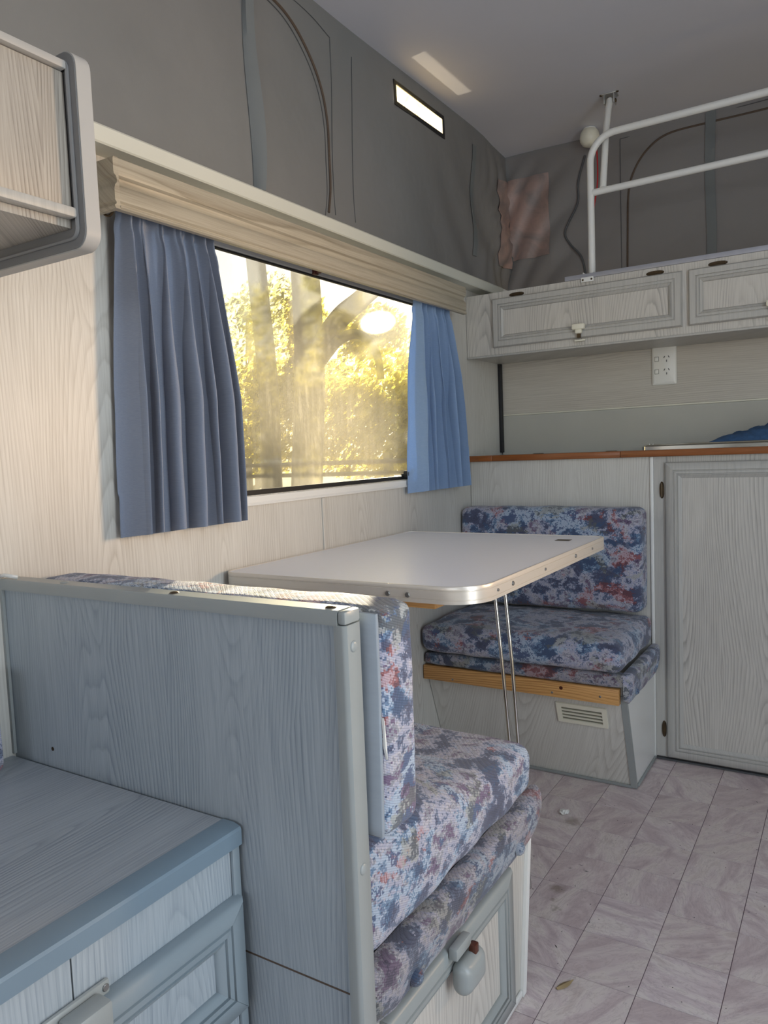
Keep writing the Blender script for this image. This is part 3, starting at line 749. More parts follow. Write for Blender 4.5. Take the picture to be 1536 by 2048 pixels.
# ================================================================== NEAR BENCH
nb = thing('dinette_bench', 'near dinette bench base with framed side door and padded tapestry edge', 'bench', (0.3, 0.93, 0), 'dinette benches')
prof = [(0.678, 0.002), (1.168, 0.002), (1.212, 0.31), (0.678, 0.31)]
part('base', prism(mk(), prof, 'x', 0.002, 0.606), 'panel2', nb, 'pale box of the bench')
part('corner_trim', prism(mk(), [(1.158, 0.002), (1.172, 0.002), (1.217, 0.30), (1.203, 0.30)], 'x', 0.6062, 0.6125), 'white', nb, 'white corner angle')
part('kick_trim', B(0.6062, 0.6115, 0.68, 1.158, 0.002, 0.014, bev=.002), 'white', nb)
dd = framed_door(nb, faceX(0.6066), 0.72, 0.026, 1.108, 0.262, w=0.046, t=0.015, panel_mat='panel2', frame_mat='trim', name='door')
bm = mk(); box(bm, 0.6222, 0.6360, 0.872, 0.918, 0.250, 0.268, bev=0.003)
la = part('latch', bm, 'trim', nb, 'glossy grey turn latch with brown catch')
bm = mk()
cushion(bm, 0.6222, 0.6500, 0.874, 0.940, 0.196, 0.243, r=0.014, puff=(0.003, 0, 0), n=10, lump=0)
part('handle', bm, 'trim', la, smooth=60)
part('catch', B(0.6330, 0.6445, 0.912, 0.924, 0.226, 0.2535, bev=0.002), 'brown', la, 'brown catch pin')
# padded edge
def valance(y0, y1, x0, z0, z1, thick, cut=0.03, seed=0):
    bm = mk(); n = 60; rows = []
    for i in range(n + 1):
        y = y0 + (y1 - y0) * i / n
        e = min(1.0, min(i, n - i) / 4.0)
        e0 = math.sqrt(max(0, 1 - (1 - min(1, i / 5.0)) ** 2)); e1 = math.sqrt(max(0, 1 - (1 - min(1, (n - i) / 5.0)) ** 2))
        e = min(e0, e1) * 0.6 + 0.4
        zb = z0 + (cut * max(0, 1 - i / 6.0) if cut > 0 else 0) + (abs(cut) * 0.6 * max(0, 1 - (n - i) / 4.0))
        sec = []
        H = z1 - zb
        for k in range(14):
            a = k / 13
            # outward bulge: full at the top roll, thin at the bottom
            zz = zb + H * (0.5 - 0.5 * math.cos(PI * a)) * 1.0
            bulge = math.sin(PI * min(1, max(0, a * 0.93 + 0.05))) ** 0.45
            tk = thick * (0.35 + 0.65 * a ** 1.1) * bulge * e
            tk += 0.0025 * noise.noise(Vector((y * 22, zz * 30, seed)))
            sec.append((x0 + max(0.002, tk), zz))
        row = [bm.verts.new((x0, y, sec[0][1] + 0.0005))] + [bm.verts.new((sx, y, sz)) for sx, sz in sec] + [bm.verts.new((x0 - 0.006, y, z1 - 0.002)), bm.verts.new((x0 - 0.008, y, z1 - 0.010)), bm.verts.new((x0, y, z1 - 0.010))]
        rows.append(row)
    m_ = len(rows[0])
    for i in range(n):
        for k in range(m_): bm.faces.new((rows[i][k], rows[i][(k + 1) % m_], rows[i + 1][(k + 1) % m_], rows[i + 1][k]))
    bm.faces.new(rows[0]); bm.faces.new(rows[-1][::-1])
    return bm
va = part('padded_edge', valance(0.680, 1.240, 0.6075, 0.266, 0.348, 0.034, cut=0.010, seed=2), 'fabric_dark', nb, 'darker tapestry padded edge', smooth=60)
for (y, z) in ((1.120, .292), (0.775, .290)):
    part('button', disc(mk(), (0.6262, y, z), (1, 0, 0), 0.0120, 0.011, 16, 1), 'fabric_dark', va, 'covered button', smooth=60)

def rise(co):     # the foam stands thicker towards the backrest
    k = max(0.0, min(1.0, (1.16 - co.y) / 0.46)); k = k * k * (3 - 2 * k)
    return Vector((0, 0, 0.052 * k * max(0, (co.z - 0.355) / 0.08)))
cushion(bm := mk(), 0.006, 0.613, 0.690, 1.224, 0.346, 0.436, r=0.024, puff=(0.005, 0.004, 0.010), n=34, lump=0.004, seed=1, shear=rise)
solo('seat_cushion', bm, 'fabric2', 'thick tapestry seat cushion on the near bench', 'cushion', (0.3, 0.96, 0.345), 'bench seat cushions', smooth=70)

# backrest of the near bench, leaning on the partition, with a grey cloth back
bc = thing('backrest_cushion', 'tapestry backrest cushion with grey cloth back leaning on the partition', 'cushion', (0.33, 0.71, 0.45), 'bench backrest cushions')
def sh1(co): return Vector((0, 0.003 * (co.z - 0.62) / 0.17, 0))
cushion(bm := mk(), 0.008, 0.647, 0.689, 0.770, 0.508, 0.776, r=0.018, puff=(0.004, 0.010, 0.002), n=30, lump=0.003, seed=4, shear=sh1)
part('pad', bm, 'fabric2', bc, smooth=70)
cushion(bm := mk(), 0.012, 0.6455, 0.6855, 0.6935, 0.516, 0.7735, r=0.0035, puff=(0.0, 0.0, 0.0), n=20, lump=0.0012, seed=6, shear=sh1)
part('back_cloth', bm, 'greycloth', bc, 'plain grey cloth on the back', smooth=70)
part('zip', B(0.58, 0.6420, 0.6850, 0.6870, 0.5175, 0.5225), 'zip', bc, 'short zip at the foot')
bm = prism(mk(), [(0.6905, .655), (0.6915, .620), (0.6955, .605), (0.6925, .645)], 'x', 0.6465, 0.6495)
part('label', bm, 'white', bc, 'small white fabric tag')

# ================================================================== FAR BENCH
fb = thing('dinette_bench', 'far dinette bench base with sloping front, pine rail and floor vent', 'bench', (0.3, 2.15, 0), 'dinette benches')
part('base', prism(mk(), [(2.057, 0.002), (2.285, 0.002), (2.285, 0.315), (1.950, 0.315), (1.958, 0.27)], 'x', 0.002, 0.580), 'wall', fb, 'sloping wood-grain front')
part('side_panel', prism(mk(), [(2.066, 0.004), (2.285, 0.004), (2.285, 0.29), (1.964, 0.29)], 'x', 0.5803, 0.5865), 'white', fb, 'smooth pale blue-white end panel')
part('corner_trim', prism(mk(), [(2.052, 0.002), (2.0655, 0.002), (1.9640, 0.29), (1.9505, 0.29)], 'x', 0.574, 0.5895), 'trim', fb)
part('kick_trim', B(0.5867, 0.5925, 2.066, 2.285, 0.002, 0.010, bev=.002), 'trim', fb)
part('kick_trim', prism(mk(), [(2.050, 0.002), (2.0555, 0.002), (2.0525, 0.010), (2.047, 0.010)], 'x', 0.02, 0.574), 'trim', fb)
pk = part('pine_rail', B(0.004, 0.578, 1.925, 1.945, 0.272, 0.314, bev=0.0015), 'pine', fb, 'raw pine rail across the front')
for x in (.10, .26, .40, .53): part('screw', disc(mk(), (x, 1.9249, .286 + .006 * math.sin(x * 40)), (0, -1, 0), 0.0032, 0.0008, 10), 'steel', pk)
part('knot', disc(mk(), (0.425, 1.9249, .300), (0, -1, 0), 0.0050, 0.0003, 12), 'brown', pk)
v2 = part('padded_edge', valance(1.930, 2.286, 0.5875, 0.268, 0.352, 0.030, cut=0.018, seed=5), 'fabric', fb, smooth=60)
for (y, z) in ((2.235, .300), (2.010, .290)):
    part('button', disc(mk(), (0.601, y, z), (1, 0, 0), 0.009, 0.009, 16, 1), 'fabric', v2, smooth=60)
cushion(bm := mk(), 0.006, 0.590, 1.927, 1.975, 0.3155, 0.352, r=0.012, puff=(0, 0.002, 0.002), n=16, lump=0.002, seed=3)
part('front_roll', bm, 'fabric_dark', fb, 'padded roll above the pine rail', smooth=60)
# vent grille, tilted with the sloping front
nrm = Vector((0, -0.27, -0.099)).normalized(); up = Vector((0, -0.099, 0.27)).normalized()
vo = Vector((0.465, 2.057 - 0.099 * 0.217 / 0.27 , 0.217))
def PV(u, v, n_): return vo + Vector((u, 0, 0)) + up * v + nrm * n_
def pbox(bm, P, u0, u1, v0, v1, n0, n1):
    c8 = [bm.verts.new(P(u, v, n_)) for n_ in (n0, n1) for u, v in ((u0, v0), (u1, v0), (u1, v1), (u0, v1))]
    for f in ((0, 1, 2, 3), (7, 6, 5, 4), (0, 4, 5, 1), (1, 5, 6, 2), (2, 6, 7, 3), (3, 7, 4, 0)): bm.faces.new([c8[i] for i in f])
    return bm
bm = mk(); W2, H2 = 0.069, 0.032
for a in ((-W2, W2, H2 - .010, H2), (-W2, W2, -H2, -H2 + .010), (-W2, -W2 + .013, -H2 + .010, H2 - .010), (W2 - .013, W2, -H2 + .010, H2 - .010)): pbox(bm, PV, *a, 0.0005, 0.0055)
vg = part('vent', bm, 'ivory', fb, 'cream plastic air vent')
for k in range(4):
    v = -H2 + .010 + (k + 0.0) * 0.011 + .0085
    part('slat', pbox(mk(), PV, -W2 + .013, W2 - .013, v, v + .0028, 0.001, 0.0055), 'ivory', vg)
part('mesh', pbox(mk(), PV, -W2 + .012, W2 - .012, -H2 + .009, H2 - .009, 0.0003, 0.0015), 'meshgrey', vg, 'fine mesh behind the slats')

cushion(bm := mk(), 0.006, 0.588, 1.905, 2.280, 0.357, 0.440, r=0.026, puff=(0.003, 0.006, 0.010), n=30, lump=0.004, seed=12)
solo('seat_cushion', bm, 'fabric', 'tapestry seat cushion on the far bench under the table', 'cushion', (0.3, 2.1, 0.353), 'bench seat cushions', smooth=70)
cushion(bm := mk(), 0.006, 0.574, 2.198, 2.284, 0.455, 0.760, r=0.022, puff=(0.0, 0.006, 0.002), n=30, lump=0.003, seed=15)
solo('backrest_cushion', bm, 'fabric', 'tapestry backrest cushion against the wall under the counter', 'cushion', (0.3, 2.25, 0.452), 'bench backrest cushions', smooth=70)

# ================================================================== TABLE
tb = thing('dinette_table', 'white laminate dinette table with aluminium edge on wire legs', 'table', (0.3, 1.48, 0))
def rr2(x0, y0, x1, y1, rs, n=9):
    """rounded rectangle: radii for (x0y0, x1y0, x1y1, x0y1)"""
    out = []
    for (cx, cy, a0, r) in ((x0 + rs[0], y0 + rs[0], PI, rs[0]), (x1 - rs[1], y0 + rs[1], 1.5 * PI, rs[1]), (x1 - rs[2], y1 - rs[2], 0, rs[2]), (x0 + rs[3], y1 - rs[3], .5 * PI, rs[3])):
        out += [(cx + r * math.cos(a), cy + r * math.sin(a)) for a in fr(a0, a0 + PI / 2, n)]
    return out
part('top', prism(mk(), rr2(0.0075, 1.113, 0.566, 1.862, (.028, .068, .024, .02)), 'z', 0.695, 0.7195), 'tabletop', tb, smooth=30)
# extruded band with grooves
outer = rr2(0.0050, 1.110, 0.5695, 1.866, (.030, .070, .026, .022)); inner = rr2(0.0076, 1.1131, 0.5659, 1.8619, (.028, .068, .024, .02))
bp_ = [(0, .6905, 1), (0, .6965, 0), (0.4, .6970, 0), (0.4, .6980, 0), (0, .6985, 0), (0, .7120, 0), (.4, .7125, 0), (.4, .7135, 0), (0, .7140, 0), (0, .7190, 0), (.3, .7208, 0), (.95, .7208, 0), (1, .7198, 0), (1, .6905, 0)]
bm = mk(); rings = []
for f, z, _ in bp_:
    f_ = f if f in (0, 1, .95, .3) else 0.3
    rings.append([bm.verts.new((o_[0] + (i_[0] - o_[0]) * f_, o_[1] + (i_[1] - o_[1]) * f_, z)) for o_, i_ in zip(outer, inner)])
n = len(outer)
for a in range(len(rings)):
    A, Bq = rings[a], rings[(a + 1) % len(rings)]
    for k in range(n): bm.faces.new((A[k], A[(k + 1) % n], Bq[(k + 1) % n], Bq[k]))
part('edge_band', bm, 'tableband', tb, 'grooved aluminium edge', smooth=35)
for x in (.399, .439): part('bolt', disc(mk(), (x, 1.1099, .703), (0, -1, 0), 0.0050, 0.003, 6), 'steel', tb)
for y, r_ in ((1.195, .0026), (1.262, .0042), (1.43, .0028), (1.622, .0042), (1.745, .0026)): part('bolt', disc(mk(), (0.5696, y, .705), (1, 0, 0), r_, 0.0024, 10), 'steel', tb)
part('cleat', B(0.30, 0.470, 1.150, 1.190, 0.672, 0.6945, bev=.001), 'pine', tb, 'pine cleat under the near edge')
part('sticker', B(0.475, 0.510, 1.758, 1.784, 0.7196, 0.7200), 'bronze', tb, 'small tan sticker')
bm = mk(); tube(bm, [(0.447, 1.45, .694), (0.462, 1.452, .50), (0.482, 1.456, .20), (0.490, 1.458, .03), (0.494, 1.459, .008), (0.502, 1.461, .0045), (0.508, 1.462, .010), (0.506, 1.462, .03), (0.497, 1.46, .20), (0.482, 1.458, .50), (0.468, 1.456, .694)], 0.0038, 10)
part('leg', bm, 'chrome', tb, 'slim polished wire hairpin leg', smooth=60)

# ================================================================== KITCHEN
kc = thing('kitchen_cabinet', 'pale wood-grain kitchen cabinet with a framed door, at the right', 'cabinet', (1.2, 2.4, 0))
part('carcass', B(0.580, 1.98, 2.300, 2.560, 0.004, 0.904), 'panel2', kc)
part('seat_panel', B(0.002, 0.5795, 2.2955, 2.301, 0.30, 0.904), 'wall', kc, 'laminate panel above the far backrest')
part('corner_strip', B(0.5805, 0.590, 2.289, 2.2995, 0.004, 0.904, bev=.002), 'white', kc, 'pale corner strip')
part('stile', B(0.5905, 0.625, 2.2930, 2.2997, 0.010, 0.904), 'frame', kc)
part('kick_trim', B(0.5905, 1.98, 2.2855, 2.2995, 0.002, 0.006), 'cable', kc)
kd = framed_door(kc, faceY(2.2930), 0.6225, 0.012, 1.16, 0.887, w=0.046, t=0.012, panel_mat='panel2', frame_mat='frame')
def hinge(parent, c, horiz, P):
    bm = mk()
    L, Wd = 0.025, 0.0065
    poly = [(math.copysign(abs(math.cos(a)) ** 0.7, math.cos(a)) * L, math.sin(a) * Wd) for a in fr(0, 2 * PI, 20)[:-1]]
    if not horiz: poly = [(b, a) for a, b in poly]
    lo = [bm.verts.new(P(c[0] + a, c[1] + b, 0.0)) for a, b in poly]; hi = [bm.verts.new(P(c[0] + a * .9, c[1] + b * .8, 0.004)) for a, b in poly]
    bm.faces.new(lo[::-1]); bm.faces.new(hi)
    for i in range(len(lo)): bm.faces.new((lo[i], lo[(i + 1) % len(lo)], hi[(i + 1) % len(lo)], hi[i]))
    h_ = part('hinge', bm, 'bronze', parent, 'aged bronze oval hinge')
    a, b = (L * .8, .0028) if horiz else (.0028, L * .8)
    bm = tube(mk(), [P(c[0] - (a if horiz else 0), c[1] - (0 if horiz else b), .0045), P(c[0] + (a if horiz else 0), c[1] + (0 if horiz else b), .0045)], 0.0026, 8)
    part('pin', bm, 'bronze', h_)
hinge(kc, (0.6130, .807), False, faceY(2.2928)); hinge(kc, (0.6130, .094), False, faceY(2.2928))

wt = thing('worktop', 'pale kitchen worktop with brown stained timber edge', 'counter', (0.9, 2.4, 0.905))
part('top', B(0.0015, 1.98, 2.2935, 2.560, 0.9055, 0.9215), 'counter', wt)
for a, b in ((-0.0, 0.088), (0.0885, 0.498), (0.4985, 1.98)):
    part('edge_strip', B(max(a, .0015), b, 2.2790, 2.2933, 0.9045, 0.9240, bev=.0025), 'edgewood', wt)
for x in (0.20, 0.44):
    bm = disc(mk(), (x, 2.40, .9217), (0, 0, 1), 0.018, 0.003, 18); part('lid_hinge', bm, 'bronze', wt, 'small dark flush fitting')

sk = thing('sink', 'polished steel sink rim standing on the worktop', 'sink', (1.0, 2.4, 0.92))
bm = mk()
o1 = rr2(0.555, 2.296, 1.45, 2.545, (.012,) * 4, 5); o2 = rr2(0.562, 2.304, 1.443, 2.538, (.012,) * 4, 5); o3 = rr2(0.585, 2.345, 1.42, 2.515, (.03,) * 4, 5); o4 = rr2(0.60, 2.36, 1.40, 2.50, (.03,) * 4, 5)
rings = [[bm.verts.new((x, y, z)) for x, y in o_] for o_, z in ((o1, .9220), (o1, .9340), (o2, .9400), (o3, .9400), (o4, .9240), (o4, .9222))]
for a in range(len(rings) - 1):
    for k in range(len(o1)): bm.faces.new((rings[a][k], rings[a][(k + 1) % len(o1)], rings[a + 1][(k + 1) % len(o1)], rings[a + 1][k]))
bm.faces.new(rings[0][::-1]); bm.faces.new(rings[-1])
part('rim', bm, 'chrome', sk, smooth=40)
for x in (.575, .585): part('stud', disc(mk(), (x, 2.312, .9401), (0, 0, 1), .0028, .004, 10, 1), 'chrome', sk)

# towel heap on the sink
bm = mk(); NU, NV = 110, 44; rows = []
for i in range(NU + 1):
    x = 0.735 + 0.50 * i / NU; row = []
    for j in range(NV + 1):
        y = 2.335 + 0.16 * j / NV
        u = i / NU; v = j / NV
        env = (math.sin(PI * min(1, u * 0.9 + .0)) ** 0.8) * (math.sin(PI * v) ** 0.5) if 0 < v < 1 else 0
        h = 0.074 * env * (0.85 + 0.45 * noise.noise(Vector((x * 13, y * 15, 2))) - 0.45 * abs(noise.noise(Vector((x * 24 + y * 20, y * 14, 4)))) + 0.10 * noise.noise(Vector((x * 60, y * 60, 7))))
        row.append(bm.verts.new((x + .006 * noise.noise(Vector((x * 30, y * 30, 9))), y, 0.9412 + max(0, h))))
    rows.append(row)
for i in range(NU):
    for j in range(NV): bm.faces.new((rows[i][j], rows[i + 1][j], rows[i + 1][j + 1], rows[i][j + 1]))
solid(bm, 0.001)
solo('towel', bm, 'towel', 'crumpled dark blue towel lying on the sink', 'towel', (0.98, 2.41, 0.936), smooth=80)

# ---- upper kitchen cabinet
uc = thing('overhead_cabinet', 'long pale overhead cabinet with framed doors above the kitchen counter', 'cabinet', (0.9, 2.4, 1.24))
part('body', B(0.0015, 1.98, 2.3075, 2.5630, 1.246, 1.436), 'panel2', uc)
part('fascia', B(0.0015, 1.98, 2.3000, 2.3073, 1.2445, 1.4430), 'panel2', uc)
part('bottom_lip', B(0.0015, 1.98, 2.2960, 2.3050, 1.2405, 1.2475, bev=.002), 'frame', uc)
framed_door(uc, faceY(2.2998), 0.098, 1.2685, 0.673, 1.4215, w=0.038, t=0.014, panel_mat='panel2', frame_mat='frame')
framed_door(uc, faceY(2.2998), 0.690, 1.2685, 1.270, 1.4215, w=0.038, t=0.014, panel_mat='panel2', frame_mat='frame')
for x in (.178, .599, .765, 1.18): hinge(uc, (x, 1.4285), True, faceY(2.2998))
for x in (.381, .905):
    bm = mk(); box(bm, x - .019, x + .019, 2.268, 2.2858, 1.292, 1.309, bev=.004); box(bm, x - .010, x + .010, 2.270, 2.2858, 1.280, 1.294, bev=.004)
    kk = part('latch', bm, 'ivory', uc, 'pale push latch')
    part('catch', B(x - .005, x + .005, 2.276, 2.2858, 1.268, 1.2805), 'bronze', kk)
    part('plate', B(x - .016, x + .016, 2.286, 2.2958, 1.2590, 1.2640, bev=.001), 'ivory', kk)
part('angle_strip', B(0.335, 1.98, 2.2975, 2.3030, 1.4435, 1.4570, bev=.0008), 'lilac', uc, 'aluminium angle along the top edge')

# ---- power outlet
po = thing('power_outlet', 'white double switched power outlet on the wall above the worktop', 'outlet', (0.568, 2.566, 1.19))
bm = mk()
a_ = rr2(0.5305, 1.1285, 0.6055, 1.2540, (.004,) * 4, 4); b_ = rr2(0.5330, 1.1310, 0.6030, 1.2515, (.004,) * 4, 4); c_ = rr2(0.5380, 1.1370, 0.5980, 1.2460, (.004,) * 4, 4)
rings = [[bm.verts.new((x, y, z)) for x, z in q] for q, y in ((a_, 2.5655), (a_, 2.560), (b_, 2.5575), (c_, 2.5545))]
for a in range(3):
    for k in range(len(a_)): bm.faces.new((rings[a][k], rings[a][(k + 1) % len(a_)], rings[a + 1][(k + 1) % len(a_)], rings[a + 1][k]))
bm.faces.new(rings[0][::-1]); bm.faces.new(rings[-1])
part('plate', bm, 'socket', po, smooth=40)
for z in (1.2105, 1.1705):
    part('switch', B(.5410, .5520, 2.5515, 2.5545, z - .0065, z + .0065, bev=.0012), 'socket', po)
    part('switch_gap', B(.5400, .5530, 2.5541, 2.5546, z - .0075, z + .0075), 'meshgrey', po)
    for dx, dz, rot in ((-.0068, .005, .5), (.0068, .005, -.5), (0, -.0075, 0)):
        bm = B(-.0011, .0011, -.0005, .0004, -.0034, .0034)
        bmesh.ops.rotate(bm, cent=(0, 0, 0), matrix=Matrix.Rotation(rot, 3, 'Y'), verts=bm.verts)
        bmesh.ops.translate(bm, vec=(.5765 + dx, 2.5545, z + dz), verts=bm.verts)
        part('slot', bm, 'rubber', po, 'dark pin slot')

# ---- bunk rail
ra = thing('bunk_rail', 'white tubular guard rail on top of the kitchen overhead cabinet', 'rail', (0.9, 2.36, 1.45))
R_ = 0.0105
arc = [(0.405 + 0.075 - 0.075 * math.cos(a), 2.345, 1.790 + 0.075 * math.sin(a)) for a in fr(0, PI / 2, 10)]
part('hoop', tube(mk(), [(0.405, 2.345, 1.446)] + arc + [(1.0, 2.345, 1.866), (1.94, 2.345, 1.868)], R_, 14), 'white', ra, smooth=60)
part('middle_rail', tube(mk(), [(0.410, 2.345, 1.702), (1.0, 2.345, 1.708), (1.94, 2.345, 1.715)], R_ * .95, 14), 'white', ra, smooth=60)
part('hanger', tube(mk(), [(0.4420, 2.345, 1.710), (0.4425, 2.365, 1.80), (0.440, 2.395, 1.89), (0.438, 2.430, 1.965), (0.437, 2.455, 2.003)], R_ * .95, 14), 'white', ra, smooth=60)
bm = mk(); box(bm, .415, .459, 2.440, 2.478, 2.0175, 2.0210, bev=.001); box(bm, .4215, .4245, 2.440, 2.470, 1.990, 2.018, bev=.001); box(bm, .4505, .4535, 2.440, 2.470, 1.990, 2.018, bev=.001)
cbk = part('ceiling_bracket', bm, 'alu', ra, 'steel bracket screwed to the ceiling')
for x, y in ((.412, 2.447), (.462, 2.447), (.450, 2.476)): part('screw', disc(mk(), (x, y, 2.0205), (0, 0, -1), .0048, .0035, 12, 1), 'bronze', cbk)
for x, d in ((.4213, -1), (.4537, 1)): part('bolt', disc(mk(), (x, 2.456, 1.999), (d, 0, 0), .0062, .004, 12, 1), 'bronze', cbk)
bm = mk(); box(bm, .386, .424, 2.3005, 2.362, 1.4378, 1.4415, bev=.001); box(bm, .3895, .3925, 2.3005, 2.357, 1.4415, 1.462, bev=.001); box(bm, .4175, .4205, 2.3005, 2.357, 1.4415, 1.462, bev=.001)
box(bm, .386, .424, 2.2925, 2.2957, 1.432, 1.446, bev=.0008)
fbk = part('foot_bracket', bm, 'white', ra, 'white foot bracket with dark screws')
for x, y in ((.392, 1.4385), (.418, 1.4385)): part('screw', disc(mk(), (x, 2.2925, y), (0, -1, 0), .003, .002, 10, 1), 'bronze', fbk)
part('bolt', disc(mk(), (.4207, 2.335, 1.455), (1, 0, 0), .0052, .012, 10, 1), 'bronze', fbk)

# ---- dome light and red cord
bm = mk(); prof = [(0.0, 0.0), (.014, .001), (.024, .006), (.0315, .018), (.033, .030), (.031, .042), (.026, .052), (.018, .058)]
rings = [[bm.verts.new((.318 + max(r_, .0005) * math.cos(2 * PI * k / 28), 2.640 + max(r_, .0005) * math.sin(2 * PI * k / 28), 1.950 + z)) for k in range(28)] for r_, z in prof]
for a in range(len(rings) - 1):
    for k in range(28): bm.faces.new((rings[a][k], rings[a][(k + 1) % 28], rings[a + 1][(k + 1) % 28], rings[a + 1][k]))
bm.faces.new(rings[0][::-1]); bm.faces.new(rings[-1])
dl = thing('dome_light', 'round milky white dome light on the ceiling by the rear canvas', 'lamp', (.318, 2.64, 1.95))
part('globe', bm, 'dome', dl, smooth=70)
part('base', disc(mk(), (.318, 2.640, 2.0085), (0, 0, -1), .022, .006, 24), 'white', dl)
solo('cord', tube(mk(), catmull([(.330, 2.668, 2.005), (.332, 2.672, 1.95), (.334, 2.672, 1.88), (.331, 2.672, 1.82), (.320, 2.672, 1.76), (.318, 2.670, 1.70)], 8), .0024, 7), 'red',
     'red cord hanging down the canvas behind the white rail', 'cord', (.33, 2.67, 1.85), smooth=60)

# ================================================================== DEBRIS
bm = mk(); bmesh.ops.create_icosphere(bm, subdivisions=3, radius=1)
for v in bm.verts:
    q = v.co * 1.0; k = 1 + .55 * noise.noise(q * 2.3) + .2 * noise.noise(q * 6)
    v.co = Vector((.460 + q.x * .011 * k, 1.828 + q.y * .012 * k, .0062 + q.z * .0045 * k))
    v.co.z = max(v.co.z, .0006)
solo('paper_scrap', bm, 'white', 'small crumpled white paper scrap on the tiles by the far bench', 'paper', (.46, 1.828, 0), smooth=0)
bm = mk(); rows = []
for i in range(9):
    t = i / 8; w = .0055 * math.sin(PI * (.12 + .86 * t)) ; cx = .655 + .020 * t; cy = 1.205 + .032 * t
    rows.append([bm.verts.new((cx - w, cy + w * .6, .0012 + .003 * t)), bm.verts.new((cx, cy, .0045 + .002 * t)), bm.verts.new((cx + w, cy - w * .6, .0012 + .004 * t))])
for i in range(8):
    for k in range(2): bm.faces.new((rows[i][k], rows[i][k + 1], rows[i + 1][k + 1], rows[i + 1][k]))
solid(bm, .0008)
solo('dry_leaf', bm, plain('dry_leaf_brown', lin((142, 122, 88)), .8), 'curled dry leaf on the tiles by the near bench corner', 'leaf', (.665, 1.22, 0))
bm = mk(); rnd = random.Random(5)
for i in range(110):
    x = rnd.uniform(.62, 1.1); y = rnd.uniform(1.15, 2.2)
    if rnd.random() < .3: x = rnd.uniform(.45, .62); y = rnd.uniform(1.3, 2.0)
    a = rnd.uniform(0, PI); l = rnd.uniform(.0008, .0022) * (3 if rnd.random() < .12 else 1); w = rnd.uniform(.0006, .0012)
    d = Vector((math.cos(a), math.sin(a), 0)); e = Vector((-d.y, d.x, 0)); c0 = Vector((x, y, .0003))
    vs = [bm.verts.new(c0 + d * l), bm.verts.new(c0 + e * w), bm.verts.new(c0 - d * l), bm.verts.new(c0 - e * w), bm.verts.new(c0 + Vector((0, 0, w)))]
    for k in range(4): bm.faces.new((vs[k], vs[(k + 1) % 4], vs[4]))
    bm.faces.new(vs[:4][::-1])
solo('crumbs', bm, 'rubber', 'dark crumbs and grit scattered over the tiles', 'dirt', (.8, 1.6, 0), kind='stuff', smooth=0)

# ================================================================== OUTSIDE
def ground_z(x, y):
    d = math.hypot(x, y)
    return -0.62 + max(0, d - 4) * 0.088 + 0.05 * noise.noise(Vector((x * .2, y * .2, 0)))
bm = canvas_grid(fr(-70, 25, 60), fr(-25, 80, 66), lambda x, y: (x, y, ground_z(x, y)))
for f in bm.faces: f.smooth = True
struct('ground', bm, 'ground', 'dry grassy ground outside the window', loc=(0, 0, 0), smooth=60)

def leaves(bm, centers, count, size, rnd):
    for i in range(count):
        c, r = rnd.choice(centers)
        # point in ellipsoid shell-ish
        while True:
            q = Vector((rnd.uniform(-1, 1), rnd.uniform(-1, 1), rnd.uniform(-1, 1)))
            if q.length <= 1: break
        p = Vector(c) + Vector((q.x * r[0], q.y * r[1], q.z * r[2]))
        tt = -p.x; sy = p.y - 1.9 * tt; sz = p.z - 0.4 * tt
        if 1.15 < sy < 1.9 and 0.85 < sz < 1.05: continue
        n_ = Vector((rnd.gauss(0, 1), rnd.gauss(0, 1), rnd.gauss(0, 1))).normalized(); a = n_.orthogonal().normalized(); b = n_.cross(a)
        s = size * rnd.uniform(.5, 1.2)
        vs = [bm.verts.new(p + a * s), bm.verts.new(p + b * s * .45 + n_ * s * .12), bm.verts.new(p - a * s), bm.verts.new(p - b * s * .45 + n_ * s * .12)]
        bm.faces.new(vs)
    return bm
def tree(label, base, trunk, limbs, crown, count, size, mat, seed, r0, group='trees outside the window'):
    t = thing('tree', label, 'tree', base, group)
    rnd = random.Random(seed)
    pts = catmull(trunk, 5); rr = [r0 * (1 - 0.25 * i / len(pts)) for i in range(len(pts))]
    part('trunk', tube(mk(), pts, rr, 12), 'bark', t, smooth=60)
    for lp, lr in limbs:
        p = catmull(lp, 6); part('branch', tube(mk(), p, [lr * (1 - .45 * i / len(p)) for i in range(len(p))], 10), 'bark', t, smooth=60)
    part('foliage', leaves(mk(), crown, count, size, rnd), mat, t, smooth=0, kind='stuff')
    return t
tree('thin straight grey trunk left of the forked tree, seen through the window', (-4.0, 6.0, -0.35),
     [(-3.98, 6, -0.4), (-4.01, 6, .6), (-3.99, 6, 1.62), (-4.06, 6, 2.73), (-4.12, 6, 3.6), (-4.2, 6, 4.6)], [([(-4.06, 6, 2.7), (-4.4, 6.3, 3.3), (-4.9, 6.5, 3.7)], .05)],
     [((-4.9, 6.6, 3.9), (.9, .9, .6)), ((-4.9, 6.6, 4.8), (.95, 1.0, .7))], 900, .07, 'leaf_green', 1, .115)
